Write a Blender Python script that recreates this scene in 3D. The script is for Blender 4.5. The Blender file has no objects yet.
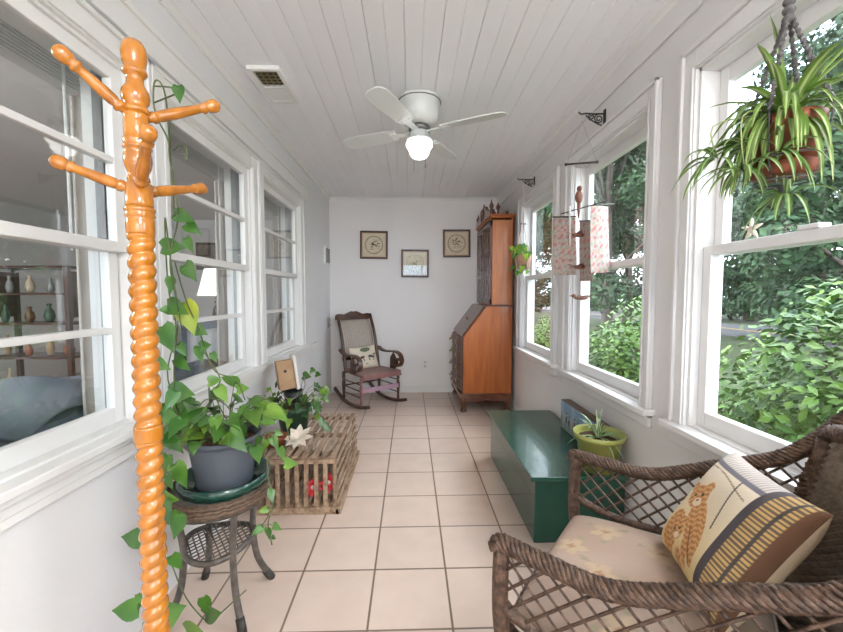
import bpy, math, random
from mathutils import Vector as V, Matrix
R = random.Random(7)
PI = math.pi
sin, cos = math.sin, math.cos
COL = bpy.context.scene.collection

# ------------------------------------------------------------------ camera numbers
F, CX, CY = 386.0, 421.5, 316.0
_ps, _th = math.atan(11/F), math.atan(21/F)
FW = V((sin(_ps)*cos(_th), cos(_ps)*cos(_th), -sin(_th)))
RT = V((cos(_ps), -sin(_ps), 0))
UP = RT.cross(FW)
EYE = V((0, 0, 1.22))
def at(px, py, y):
    """world point seen at a picture position, at distance y into the room"""
    d = FW + RT*((px-CX)/F) + UP*((CY-py)/F)
    return EYE + d*((y-EYE.y)/d.y)

# ------------------------------------------------------------------ materials
MATS = {}
def mat(name, c, rough=.5, metal=0, c2=None, scale=6, stretch=(1,1,1), bump=0, bscale=None, spec=.5,
        emit=None, trans=0, attr=False, coat=0, sss=0, detail=3, ramp=(.35,.65), wave=None):
    if name in MATS: return MATS[name]
    m = bpy.data.materials.new(name); m.use_nodes = True
    nt = m.node_tree; N = nt.nodes; L = nt.links
    b = N['Principled BSDF']
    b.inputs['Base Color'].default_value = (*c, 1)
    b.inputs['Roughness'].default_value = rough
    b.inputs['Metallic'].default_value = metal
    b.inputs['Specular IOR Level'].default_value = spec
    b.inputs['Coat Weight'].default_value = coat
    if trans: b.inputs['Transmission Weight'].default_value = trans
    if emit:
        b.inputs['Emission Color'].default_value = (*emit[0], 1); b.inputs['Emission Strength'].default_value = emit[1]
    tc = N.new('ShaderNodeTexCoord'); mp = N.new('ShaderNodeMapping')
    mp.inputs['Scale'].default_value = stretch
    L.new(tc.outputs['Object'], mp.inputs['Vector'])
    src = None
    if c2:
        if wave:
            t = N.new('ShaderNodeTexWave'); t.wave_type = 'BANDS'; t.bands_direction = wave
            t.inputs['Distortion'].default_value = 6; t.inputs['Detail'].default_value = 3; t.inputs['Scale'].default_value = scale
            f = t.outputs['Fac']
        else:
            t = N.new('ShaderNodeTexNoise'); t.inputs['Scale'].default_value = scale; t.inputs['Detail'].default_value = detail
            f = t.outputs['Fac']
        L.new(mp.outputs[0], t.inputs['Vector'])
        r = N.new('ShaderNodeValToRGB'); r.color_ramp.elements[0].position = ramp[0]; r.color_ramp.elements[1].position = ramp[1]
        r.color_ramp.elements[0].color = (*c, 1); r.color_ramp.elements[1].color = (*c2, 1)
        L.new(f, r.inputs[0]); src = r.outputs[0]
    if attr:
        a = N.new('ShaderNodeAttribute'); a.attribute_name = 'Col'
        if src is None: src = a.outputs['Color']
        else:
            mx = N.new('ShaderNodeMix'); mx.data_type = 'RGBA'; mx.blend_type = 'MULTIPLY'; mx.inputs[0].default_value = 1
            L.new(src, mx.inputs[6]); L.new(a.outputs['Color'], mx.inputs[7]); src = mx.outputs[2]
    if src is not None: L.new(src, b.inputs['Base Color'])
    if bump:
        n = N.new('ShaderNodeTexNoise'); n.inputs['Scale'].default_value = bscale or scale; n.inputs['Detail'].default_value = 4
        L.new(mp.outputs[0], n.inputs['Vector'])
        bp = N.new('ShaderNodeBump'); bp.inputs['Strength'].default_value = bump; bp.inputs['Distance'].default_value = .01
        L.new(n.outputs['Fac'], bp.inputs['Height']); L.new(bp.outputs[0], b.inputs['Normal'])
    MATS[name] = m
    return m

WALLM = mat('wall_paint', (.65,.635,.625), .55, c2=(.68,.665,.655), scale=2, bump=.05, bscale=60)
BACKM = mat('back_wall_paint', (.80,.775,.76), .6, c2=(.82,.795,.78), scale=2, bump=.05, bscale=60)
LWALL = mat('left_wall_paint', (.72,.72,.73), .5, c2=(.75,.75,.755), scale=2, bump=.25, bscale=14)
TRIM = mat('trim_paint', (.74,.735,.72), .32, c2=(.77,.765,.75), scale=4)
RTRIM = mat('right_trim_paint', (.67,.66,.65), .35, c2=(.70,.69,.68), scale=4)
CEILM = mat('ceiling_paint', (.86,.86,.885), .45, c2=(.89,.89,.915), scale=1.5)
GREYTR = mat('aluminium_track', (.22,.22,.215), .4, .6)
IWALL = mat('inner_wall', (.70,.69,.69), .7)
ORANGE = mat('honey_wood', (.50,.18,.012), .14, c2=(.30,.095,.006), scale=14, stretch=(3,3,.6), coat=.8, wave=None, ramp=(.35,.75))
DWOOD = mat('dark_wood', (.045,.018,.012), .3, c2=(.10,.040,.022), scale=9, stretch=(1,1,4), coat=.2)
CHERRY = mat('cherry_wood', (.44,.135,.035), .3, c2=(.30,.08,.02), scale=7, stretch=(5,5,.5), coat=.3, ramp=(.3,.8))
CHERRYD = mat('dark_cherry', (.085,.028,.014), .28, c2=(.16,.06,.03), scale=12, coat=.3)
MAUVE = mat('mauve_paint', (.25,.12,.11), .4, c2=(.17,.08,.07), scale=15)
GREEN = mat('green_paint', (.007,.050,.032), .22, c2=(.020,.082,.058), scale=5, coat=.3, bump=.12, bscale=40, ramp=(.3,.8))
WICK = mat('brown_wicker', (.034,.018,.011), .45, c2=(.105,.060,.038), scale=70, coat=.0, spec=.35, bump=.5, bscale=120)
WICKT = mat('grey_wicker', (.15,.115,.095), .4, c2=(.28,.23,.19), scale=55, bump=.4, bscale=90)
TABM = mat('table_metal', (.055,.048,.042), .4, c2=(.12,.10,.085), scale=35)
CRATE = mat('weathered_lath', (.22,.135,.085), .75, c2=(.42,.30,.20), scale=14, stretch=(3,1,3), bump=.4, bscale=50)
BLACK = mat('black_iron', (.012,.012,.013), .45)
WHITEP = mat('white_enamel', (.78,.78,.76), .3)
FANM = mat('fan_white', (.68,.70,.68), .3)
SOIL = mat('potting_soil', (.045,.020,.013), .95, c2=(.13,.055,.03), scale=90, bump=.8)
LEAF = mat('pothos_leaf', (.032,.105,.016), .28, c2=(.080,.18,.024), scale=9, attr=True, coat=.1)
STEM = mat('vine_stem', (.05,.085,.03), .5, c2=(.10,.12,.04), scale=20)
SPIDER = mat('spider_leaf', (1,1,1), .35, attr=True)
TERRA = mat('terracotta', (.24,.065,.022), .6, c2=(.17,.042,.015), scale=8, bump=.15)
GLASS = bpy.data.materials.new('window_glass'); GLASS.use_nodes = True
def _glass(m, tint=(1,1,1), f0=.04, rough=0.0):
    nt = m.node_tree; nt.nodes.clear(); N = nt.nodes; L = nt.links
    o = N.new('ShaderNodeOutputMaterial'); t = N.new('ShaderNodeBsdfTransparent'); g = N.new('ShaderNodeBsdfGlossy')
    t.inputs[0].default_value = (*tint, 1); g.inputs['Roughness'].default_value = rough
    lw = N.new('ShaderNodeLayerWeight'); lw.inputs[0].default_value = .5
    p = N.new('ShaderNodeMath'); p.operation = 'POWER'; p.inputs[1].default_value = 5
    s = N.new('ShaderNodeMath'); s.operation = 'MULTIPLY_ADD'; s.inputs[1].default_value = 1-f0; s.inputs[2].default_value = f0
    mx = N.new('ShaderNodeMixShader')
    L.new(lw.outputs['Facing'], p.inputs[0]); L.new(p.outputs[0], s.inputs[0]); L.new(s.outputs[0], mx.inputs[0])
    L.new(t.outputs[0], mx.inputs[1]); L.new(g.outputs[0], mx.inputs[2]); L.new(mx.outputs[0], o.inputs[0])
_glass(GLASS, (.97,.985,.98), .05)
GLASSL = bpy.data.materials.new('storm_glass'); GLASSL.use_nodes = True; _glass(GLASSL, (.96,.98,.975), .09)

# ------------------------------------------------------------------ mesh builder
class MB:
    def __init__(s, T=None): s.v=[]; s.f=[]; s.sm=[]; s.c=[]; s.T=T; s.col=(1,1,1)
    def av(s, p, col=None):
        p = V(p)
        if s.T is not None: p = s.T @ p
        s.v.append(p); s.c.append(col or s.col); return len(s.v)-1
    def af(s, idx, smooth=False): s.f.append(tuple(idx)); s.sm.append(smooth)
    def box(s, x0,x1,y0,y1,z0,z1):
        i=[s.av((x,y,z)) for z in (min(z0,z1),max(z0,z1)) for y in (min(y0,y1),max(y0,y1)) for x in (min(x0,x1),max(x0,x1))]
        for q in ((0,2,3,1),(4,5,7,6),(0,1,5,4),(2,6,7,3),(0,4,6,2),(1,3,7,5)): s.af([i[k] for k in q])
        return s
    def beam(s, p, q, w, h, side=None):
        p,q=V(p),V(q); d=(q-p).normalized()
        a = V(side).normalized() if side else (V((0,0,1)) if abs(d.z)<.9 else V((1,0,0))).cross(d).normalized()
        a=(a-d*a.dot(d)).normalized(); b=d.cross(a)
        i=[s.av(o+a*(w/2*sx)+b*(h/2*sy)) for o in (p,q) for sx,sy in ((-1,-1),(1,-1),(1,1),(-1,1))]
        for f in ((0,3,2,1),(4,5,6,7),(0,1,5,4),(1,2,6,5),(2,3,7,6),(3,0,4,7)): s.af([i[k] for k in f])
        return s
    def prism(s, pts, ext):
        """polygon pts (3D list) swept by vector ext"""
        ext=V(ext); n=len(pts)
        a=[s.av(p) for p in pts]; b=[s.av(V(p)+ext) for p in pts]
        s.af(a[::-1]); s.af(b)
        for k in range(n): s.af([a[k],a[(k+1)%n],b[(k+1)%n],b[k]])
        return s
    def tube(s, pts, r, n=8, closed=False, cap=True, flat=None):
        pts=[V(p) for p in pts]; m=len(pts)
        rr = r if isinstance(r,(list,tuple)) else [r]*m
        rings=[]; prev=None
        for k,p in enumerate(pts):
            if closed: d=(pts[(k+1)%m]-pts[k-1])
            else: d=(pts[min(k+1,m-1)]-pts[max(k-1,0)])
            d = d.normalized() if d.length>1e-9 else V((0,0,1))
            if prev is None:
                a=V((0,0,1)) if abs(d.z)<.9 else V((1,0,0))
                a=(a-d*a.dot(d)).normalized()
            else:
                a=prev-d*prev.dot(d); a = a.normalized() if a.length>1e-6 else V((1,0,0))
            prev=a; b=d.cross(a)
            rings.append([s.av(p+(a*cos(2*PI*j/n)+b*sin(2*PI*j/n)*(flat or 1))*rr[k]) for j in range(n)])
        for k in range(m if closed else m-1):
            A,B=rings[k],rings[(k+1)%m]
            for j in range(n): s.af([A[j],A[(j+1)%n],B[(j+1)%n],B[j]],True)
        if cap and not closed: s.af(rings[0][::-1]); s.af(rings[-1])
        return s
    def lathe(s, prof, c=(0,0,0), n=24, axis=None, caps=True, mod=None):
        c=V(c); ax=V(axis).normalized() if axis else V((0,0,1))
        a=V((1,0,0)) if abs(ax.x)<.9 else V((0,1,0)); a=(a-ax*a.dot(ax)).normalized(); b=ax.cross(a)
        rings=[]
        for r,z in prof:
            rings.append([s.av(c+ax*z+(a*cos(2*PI*j/n)+b*sin(2*PI*j/n))*max(r,1e-4)*(mod(2*PI*j/n,z) if mod else 1)) for j in range(n)])
        for A,B in zip(rings,rings[1:]):
            for j in range(n): s.af([A[j],A[(j+1)%n],B[(j+1)%n],B[j]],True)
        if caps: s.af(rings[0][::-1]); s.af(rings[-1])
        return s
    def grid(s, fn, nu, nv, col=None, wrap=False):
        g=[[s.av(fn(i/nu,j/nv), col(i/nu,j/nv) if col else None) for j in range(nv+1)] for i in range(nu+1)]
        for i in range(nu):
            for j in range(nv): s.af([g[i][j],g[i+1][j],g[i+1][j+1],g[i][j+1]],True)
        return s
    def ell(s, c, r, n=12, m=8, jitter=0):
        c=V(c)
        r = r if hasattr(r,'__len__') else (r,r,r)
        rings=[]
        for k in range(m+1):
            ph=-PI/2+PI*k/m
            rings.append([s.av(c+V((r[0]*cos(ph)*cos(2*PI*j/n), r[1]*cos(ph)*sin(2*PI*j/n), r[2]*sin(ph)))*(1+R.uniform(-jitter,jitter))) for j in range(n)])
        for A,B in zip(rings,rings[1:]):
            for j in range(n): s.af([A[j],A[(j+1)%n],B[(j+1)%n],B[j]],True)
        return s
    def leaf(s, p, d, n, L, W=None, droop=.25, fold=.18, kind='heart', col=None):
        p,d,n=V(p),V(d).normalized(),V(n); W=W or L*.8
        n=(n-d*n.dot(d)); n = n.normalized() if n.length>1e-4 else V((0,0,1)); sd=d.cross(n)
        rows={'heart':((-.06,.0,0),(-.09,.30,-.10),(.05,.47,-.03),(.22,.50,0),(.42,.42,0),(.62,.28,0),(.82,.12,0),(1,.0,0)),
              'oval':((0,.0,0),(.15,.28,0),(.38,.48,0),(.62,.42,0),(.84,.2,0),(1,.0,0)),
              'lobe':((0,.0,0),(.1,.42,-.1),(.25,.3,.05),(.45,.5,.05),(.6,.22,0),(.85,.16,0),(1,.0,0))}[kind]
        pr=None; col=col or s.col
        for t,w,b in rows:
            c=p+d*(L*t)-V((0,0,1))*(droop*L*max(t,0)**2)
            m_=s.av(c-n*(fold*0*L),col)
            if w==0: cur=(m_,m_,m_)
            else:
                e=d*(L*b)+n*(fold*w*W)
                cur=(s.av(c-sd*(w*W)+e,col),m_,s.av(c+sd*(w*W)+e,col))
            if pr:
                for k in (0,1):
                    q=[pr[k],pr[k+1],cur[k+1],cur[k]]; q2=[]
                    for x in q:
                        if x not in q2: q2.append(x)
                    if len(q2)>=3: s.af(q2,True)
            pr=cur
        return s
    def ribbon(s, pts, w, g=(.10,.25,.035), cc=(.62,.70,.40)):
        """spider plant leaf, cream stripe along the middle"""
        pts=[V(p) for p in pts]; m=len(pts); pr=None
        for k,p in enumerate(pts):
            d=(pts[min(k+1,m-1)]-pts[max(k-1,0)]).normalized(); sd=d.cross(V((0,0,1)))
            sd = sd.normalized() if sd.length>.05 else (pr[5] if pr else V((1,0,0)))
            n=sd.cross(d); t=k/(m-1); ww=w*(min(1,t*4+.45))*(1-t**3*.95)
            cur=[s.av(p+sd*ww*x+n*ww*abs(x)*.5, c_) for x,c_ in ((-1,g),(-.45,g),(0,cc),(.45,g),(1,g))]+[sd]
            if pr:
                for j in range(4): s.af([pr[j],pr[j+1],cur[j+1],cur[j]],True)
            pr=cur
        return s

ORG={}
SKY,SUN,EXPO=6.3,4.0,0.54; LB,LI=60,75
def link(o):
    COL.objects.link(o); return o
def build(name, mb, m, parent=None, bev=0, sub=0, origin=None, kind=None):
    me=bpy.data.meshes.new(name)
    og = ORG[parent.name] if parent is not None else (V(origin) if origin is not None else V((0,0,0)))
    me.from_pydata([tuple(p-og) for p in mb.v],[],mb.f)
    me.polygons.foreach_set('use_smooth', mb.sm)
    if any(c!=(1,1,1) for c in mb.c[::7]) or any(c!=(1,1,1) for c in mb.c[:40]):
        ca=me.color_attributes.new('Col','FLOAT_COLOR','POINT')
        ca.data.foreach_set('color',[x for c in mb.c for x in (*c,1)])
    elif m is LEAF or m is SPIDER:
        ca=me.color_attributes.new('Col','FLOAT_COLOR','POINT')
        ca.data.foreach_set('color',[1.0]*(4*len(mb.v)))
    me.materials.append(m); me.update()
    o=link(bpy.data.objects.new(name,me))
    ORG[o.name]=og
    if parent is not None: o.parent=parent
    else: o.location=og
    if bev:
        b=o.modifiers.new('b','BEVEL'); b.width=bev; b.segments=2; b.limit_method='ANGLE'; b.angle_limit=.6
    if sub:
        b=o.modifiers.new('s','SUBSURF'); b.levels=sub; b.render_levels=sub
    if kind: o['kind']=kind
    return o
def tag(o,label=None,cat=None,group=None,kind=None):
    if label: o['label']=label
    if cat: o['category']=cat
    if group: o['group']=group
    if kind: o['kind']=kind
    return o
def thing(name,loc,label,cat,group=None,kind=None):
    o=link(bpy.data.objects.new(name,None)); o.location=loc; ORG[o.name]=V(loc); o.empty_display_size=.1
    return tag(o,label,cat,group,kind)
def frameT(origin, x, y, z=(0,0,1)):
    x,y,z=V(x),V(y),V(z)
    return Matrix(((x.x,y.x,z.x,origin[0]),(x.y,y.y,z.y,origin[1]),(x.z,y.z,z.z,origin[2]),(0,0,0,1)))
def spline(pts, k=6):
    pts=[V(p) for p in pts]; out=[]
    for i in range(len(pts)-1):
        a=pts[max(i-1,0)];b=pts[i];c=pts[i+1];d=pts[min(i+2,len(pts)-1)]
        for j in range(k):
            t=j/k
            out.append(.5*((2*b)+(c-a)*t+(2*a-5*b+4*c-d)*t*t+(3*b-a-3*c+d)*t**3))
    out.append(pts[-1]); return out
def lerp(a,b,t): return a+(b-a)*t
def interp(xs,ys,x):
    if x<=xs[0]: return ys[0]
    for i in range(len(xs)-1):
        if x<=xs[i+1]: return lerp(ys[i],ys[i+1],(x-xs[i])/(xs[i+1]-xs[i]))
    return ys[-1]

# ------------------------------------------------------------------ the room
XL, XR, YB, YF, H = -.99, 1.08, 4.80, -2.3, 2.41
# floor tiles
fm=bpy.data.materials.new('floor_tile'); fm.use_nodes=True
nt=fm.node_tree; N=nt.nodes; L=nt.links; b=N['Principled BSDF']
tc=N.new('ShaderNodeTexCoord'); mp=N.new('ShaderNodeMapping'); mp.inputs['Location'].default_value=(.160+.3135*20,-1.345+.3135*20,0)
br=N.new('ShaderNodeTexBrick'); br.offset=0; br.squash=1
br.inputs['Scale'].default_value=1; br.inputs['Brick Width'].default_value=.3135; br.inputs['Row Height'].default_value=.3135
br.inputs['Mortar Size'].default_value=.0048; br.inputs['Mortar Smooth'].default_value=.2; br.inputs['Bias'].default_value=0
br.inputs['Color1'].default_value=(.59,.465,.385,1); br.inputs['Color2'].default_value=(.64,.515,.435,1); br.inputs['Mortar'].default_value=(.20,.145,.105,1)
no=N.new('ShaderNodeTexNoise'); no.inputs['Scale'].default_value=9; no.inputs['Detail'].default_value=5
mx=N.new('ShaderNodeMix'); mx.data_type='RGBA'; mx.blend_type='MULTIPLY'; mx.inputs[0].default_value=.22
cr=N.new('ShaderNodeValToRGB'); cr.color_ramp.elements[0].color=(.72,.66,.62,1); cr.color_ramp.elements[1].color=(1,1,1,1); cr.color_ramp.elements[0].position=.3; cr.color_ramp.elements[1].position=.65
bp=N.new('ShaderNodeBump'); bp.inputs['Strength'].default_value=.5; bp.inputs['Distance'].default_value=.003; bp.invert=True
L.new(tc.outputs['Object'],mp.inputs[0]); L.new(mp.outputs[0],br.inputs[0]); L.new(tc.outputs['Object'],no.inputs[0])
L.new(no.outputs['Fac'],cr.inputs[0]); L.new(br.outputs['Color'],mx.inputs[6]); L.new(cr.outputs[0],mx.inputs[7]); L.new(mx.outputs[2],b.inputs['Base Color'])
L.new(br.outputs['Fac'],bp.inputs['Height']); L.new(bp.outputs[0],b.inputs['Normal']); b.inputs['Roughness'].default_value=.3
build('floor',MB().box(XL-.15,XR+.17,YF-.15,YB+.15,-.12,0),fm,kind='structure')
# ceiling: beaded boards running down the room, grooves cut into the profile
cb=MB(); xs=[]; x=XL-.15; w_=.0857
prof=[]
k=0
while x<XR+.17:
    g=.0035 if k%2 else .0022
    prof+= [(x+g,0),(min(x+w_,XR+.17)-.0028,0),(min(x+w_,XR+.17),.008 if k%2==0 else .0035)]; x+=w_; k+=1
prof=[(XL-.15,0)]+prof
ids=[[cb.av((px_,y_,H+pz)) for px_,pz in prof] for y_ in (YF-.15,YB+.15)]
for i in range(len(prof)-1): cb.af([ids[0][i],ids[1][i],ids[1][i+1],ids[0][i+1]])
cb.box(XL-.15,XR+.17,YF-.15,YB+.15,H+.02,H+.12)
build('ceiling',cb,CEILM,kind='structure')

def wall_with_openings(name, x0,x1,y0,y1,z0,z1,ops,m):
    w=MB(); ys=y0
    for (a,b_,c,d) in sorted(ops):
        w.box(x0,x1,ys,a,z0,z1); w.box(x0,x1,a,b_,z0,c); w.box(x0,x1,a,b_,d,z1); ys=b_
    w.box(x0,x1,ys,y1,z0,z1)
    return build(name,w,m,kind='structure')
ROP=[(.655,1.455,.71,2.06),(1.745,2.545,.71,2.06),(2.89,3.69,.71,2.06),(-.52,.28,.71,2.06),(-1.65,-.85,.71,2.06)]  # last two openings lie unseen behind the viewer, added for daylight
LOP=[(.57,1.42,.765,2.0),(1.60,2.45,.765,2.0),(2.625,3.475,.765,2.0)]
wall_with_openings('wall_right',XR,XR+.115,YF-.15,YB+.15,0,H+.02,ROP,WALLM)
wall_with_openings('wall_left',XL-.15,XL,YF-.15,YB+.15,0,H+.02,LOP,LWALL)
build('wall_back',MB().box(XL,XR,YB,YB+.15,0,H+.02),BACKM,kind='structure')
# front wall behind the viewer; its wide glazed opening is added for daylight
w=MB(); w.box(XL,XR,YF-.15,YF,0,.45); w.box(XL,XR,YF-.15,YF,2.2,H+.02); w.box(XL,XL+.12,YF-.15,YF,.45,2.2); w.box(XR-.12,XR,YF-.15,YF,.45,2.2)
build('wall_front',w,WALLM,kind='structure')

def dh_window(n, xin, sg, y0,y1,z0,z1, lower_first, mun, tm, casw=.1, cas_side=(.1,.1), top=.09, offs=(.03,.075), th=.034, st=.05, br_=.06, tr=.055, mr=1.385, tracks=False, sillz=.0):
    """double-hung window in a wall whose room face is at xin; sg = direction out of the room"""
    r=tag(link(bpy.data.objects.new('window_%d'%n,None)),kind='structure'); r.location=(xin,(y0+y1)/2,z0); ORG[r.name]=V(r.location)
    X=lambda o: xin+sg*o
    c=MB()
    a0,a1=y0-cas_side[0],y1+cas_side[1]; zt=z1+top
    for p0,p1 in ((a0,y0),(y1,a1)):
        c.box(X(-.016),X(0),p0,p1,z0,zt)
        c.box(X(-.022),X(-.016),p0+(.012 if p0<y0 else .0),p1-(.0 if p0<y0 else .012),z0,zt-.012) if tracks else None
    c.box(X(-.016),X(0),y0,y1,z1,zt)
    # back band and inner bead
    for e in (a0,a1-.016): c.box(X(-.03),X(-.016),e,e+.016,z0,zt)
    c.box(X(-.03),X(-.016),a0,a1,zt-.016,zt)
    for e in (y0-.018,y1+.006): c.box(X(-.024),X(-.016),e,e+.012,z0,z1+.012)
    c.box(X(-.024),X(-.016),y0-.018,y1+.018,z1+.006,z1+.018)
    build('casing',c,tm,r,bev=.003)
    j=MB()
    D=.11 if sg>0 else .15
    j.box(X(-.002),X(D),y0,y0+.012,z0,z1); j.box(X(-.002),X(D),y1-.012,y1,z0,z1)
    j.box(X(-.002),X(D),y0,y1,z1-.012,z1); j.box(X(.0),X(D),y0,y1,z0-.01,z0+.008)
    build('jamb',j,tm,r)
    if tracks:
        t=MB()
        for yy in (y0+.012,y1-.024):
            for o in (.044,.056,.068): t.box(X(o),X(o+.006),yy,yy+.012,z0+.02,z1-.012)
            t.box(X(.040),X(.105),yy,yy+.003,z0+.02,z1-.012)
        build('track',t,GREYTR,r)
    s=MB()
    s.box(X(-.055),X(.02),a0-.02,a1+.02,z0-.026,z0)
    s.box(X(-.02),X(0),a0,a1,z0-.085,z0-.026); s.box(X(-.03),X(0),a0,a1,z0-.045,z0-.026)
    build('sill',s,tm,r,bev=.004)
    ya,yb=y0+.014,y1-.014
    for which,off in (('lower_sash',offs[0] if lower_first else offs[1]),('upper_sash',offs[1] if lower_first else offs[0])):
        u=MB()
        if which=='lower_sash': q0,q1=z0+.008,mr+.018; bot,topr=br_,.036
        else: q0,q1=mr-.018,z1-.012; bot,topr=.036,tr
        x0,x1=X(off),X(off+th)
        u.box(x0,x1,ya,ya+st,q0,q1); u.box(x0,x1,yb-st,yb,q0,q1)
        u.box(x0,x1,ya+st,yb-st,q0,q0+bot); u.box(x0,x1,ya+st,yb-st,q1-topr,q1)
        for k in range(1,mun):
            zz=lerp(q0+bot,q1-topr,k/mun); u.box(x0,x1,ya+st,yb-st,zz-.011,zz+.011)
        so=build(which,u,tm,r,bev=.003)
        g=MB().box(X(off+th/2-.002),X(off+th/2+.002),ya+st-.005,yb-st+.005,q0+bot-.005,q1-topr+.005)
        build('pane',g,GLASSL if tracks else GLASS,so)
        if which=='lower_sash' and lower_first:
            build('sash_lock',MB().box(X(off-.004),X(off+th),(ya+yb)/2-.03,(ya+yb)/2+.03,q1,q1+.014),tm,so,bev=.003)
    return r
i=1
for (a,b_,c,d) in ROP:
    side={.655:(.1,.072),1.745:(.075,.10),2.89:(.10,.11)}.get(a,(.1,.1))
    dh_window(i,XR,1,a,b_,c,d,True,1,RTRIM,cas_side=side,top=.09,st=.038,offs=(.028,.068)); i+=1
for (a,b_,c,d) in LOP:
    dh_window(i,XL,-1,a,b_,c,d,False,2,TRIM,cas_side=(.085,.085 if a<2.5 else .10),top=.09,st=.05,br_=.055,tr=.045,tracks=True,offs=(.008,.040),th=.030); i+=1
# unseen end-wall glazing, added behind the viewer to let daylight in
r=tag(link(bpy.data.objects.new('window_9',None)),kind='structure'); r.location=(0,YF,.45); ORG[r.name]=V(r.location)
u=MB()
for xx in (XL+.12,-.33,.33,XR-.17): u.box(xx,xx+.05,YF-.1,YF-.05,.45,2.2)
u.box(XL+.12,XR-.12,YF-.1,YF-.05,.45,.52); u.box(XL+.12,XR-.12,YF-.1,YF-.05,2.13,2.2)
build('sash',u,RTRIM,r); build('pane',MB().box(XL+.13,XR-.13,YF-.077,YF-.073,.5,2.15),GLASS,r)

# trims
def crown(name,p,q,sgn,m):
    """simple stepped cove between p and q along wall, room side = sgn vector"""
    sg=V(sgn); c=MB(); p,q=V(p),V(q)
    pts=[V((0,0,0)),sg*.034,sg*.034-V((0,0,.008)),sg*.022-V((0,0,.016)),sg*.012-V((0,0,.03)),sg*.010-V((0,0,.042)),-V((0,0,.042))]
    c.prism([p+v for v in pts],q-p)
    return build(name,c,m,kind='structure')
crown('trim_1',(XL,YF,H+.005),(XL,YB,H+.005),(1,0,0),TRIM)
crown('trim_2',(XR,YF,H+.005),(XR,YB,H+.005),(-1,0,0),TRIM)
crown('trim_3',(XL,YB,H+.005),(XR,YB,H+.005),(0,-1,0),TRIM)
build('trim_4',MB().box(XL,XL+.018,YF,3.75,2.115,2.215).box(XL,XL+.03,YF,3.75,2.205,2.225),TRIM,kind='structure',bev=.003)
build('trim_5',MB().box(XR-.014,XR,YF,YB,2.29,H),RTRIM,kind='structure',bev=.004)
build('baseboard_back',MB().box(XL,XR,YB-.014,YB,0,.085).box(XL,XR,YB-.02,YB,.0,.02),TRIM,kind='structure',bev=.003)
build('baseboard_right',MB().box(XR-.014,XR,YF,YB,0,.085),RTRIM,kind='structure',bev=.003)
# long sill ledge and lap below the left windows
build('trim_6',MB().box(XL-.0,XL+.035,YF,4.05,.715,.738).box(XL,XL+.018,YF,4.05,.655,.715),TRIM,kind='structure',bev=.004)

# ------------------------------------------------------------------ ceiling fan
fc=(.056,2.43)
t=thing('ceiling_fan',(fc[0],fc[1],H),'white four-bladed flush-mount ceiling fan with a small glass light','ceiling fan')
b=MB(); b.lathe([(.13,0),(.132,-.012),(.126,-.016),(.126,-.03),(.12,-.034),(.118,-.10),(.105,-.135),(.07,-.155),(.04,-.16)],(fc[0],fc[1],H),32)
build('motor_housing',b,FANM,t)
build('trim_ring',MB().lathe([(.129,-.0145),(.134,-.017),(.129,-.0195)],(fc[0],fc[1],H),32),GREYTR,t)
build('hub',MB().lathe([(.062,-.158),(.066,-.17),(.066,-.185),(.05,-.19)],(fc[0],fc[1],H),24),GREYTR,t)
for a in (-27.6,62.4,155,242.4):
    a=math.radians(a); u=V((cos(a),sin(a),0)); s_=V((-sin(a),cos(a),0)); up=(V((0,0,1))*cos(.2)+s_*sin(.2)); s2=u.cross(up)*-1
    T=frameT((fc[0],fc[1],H-.185),u,s_*cos(.21)+V((0,0,1))*sin(.21),u.cross(s_*cos(.21)+V((0,0,1))*sin(.21)))
    m=MB(T); out=[(.15,-.045)]
    out+=[(.22,-.055),(.40,-.062),(.49,-.06),(.525,-.045),(.54,-.02),(.54,.02),(.525,.045),(.49,.06),(.40,.062),(.22,.055),(.15,.045)]
    m.prism([(x,y,-.004) for x,y in out],T.to_3x3()@V((0,0,.008)) if False else V((0,0,.008)))
    bl=build('blade',m,FANM,t,bev=.002)
    m=MB(T); m.prism([(.05,-.018,-.009),(.14,-.016,-.009),(.20,-.04,-.009),(.215,0,-.009),(.20,.04,-.009),(.14,.016,-.009),(.05,.018,-.009)],(0,0,.005))
    for yy in (-.022,.022): m.ell((.185,yy,-.01),(.006,.006,.004),8,4)
    build('blade_bracket',m,FANM,bl)
build('light_fitting',MB().lathe([(.05,-.185),(.056,-.20),(.056,-.225),(.075,-.235),(.078,-.245)],(fc[0],fc[1],H),24),FANM,t)
OPAL=mat('opal_glow',(.80,.80,.77),.2,emit=((1,.97,.94),2.5))  # emission added to the unlit globe to brighten the ceiling
build('globe',MB().lathe([(.072,-.245),(.082,-.262),(.082,-.275),(.066,-.30),(.058,-.325),(.045,-.343),(.02,-.352)],(fc[0],fc[1],H),24),OPAL,t)
for dx,dy,z0,z1 in ((-.035,-.05,-.22,-.42),(.035,-.055,-.2,-.40)):
    build('pull_chain',MB().tube([(fc[0]+dx,fc[1]+dy,H+z0),(fc[0]+dx,fc[1]+dy,H+z1)],.0018,6).ell((fc[0]+dx,fc[1]+dy,H+z1-.012),(.005,.005,.014),8,6),mat('grey_chain',(.35,.34,.32),.4,.5),t)

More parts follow.
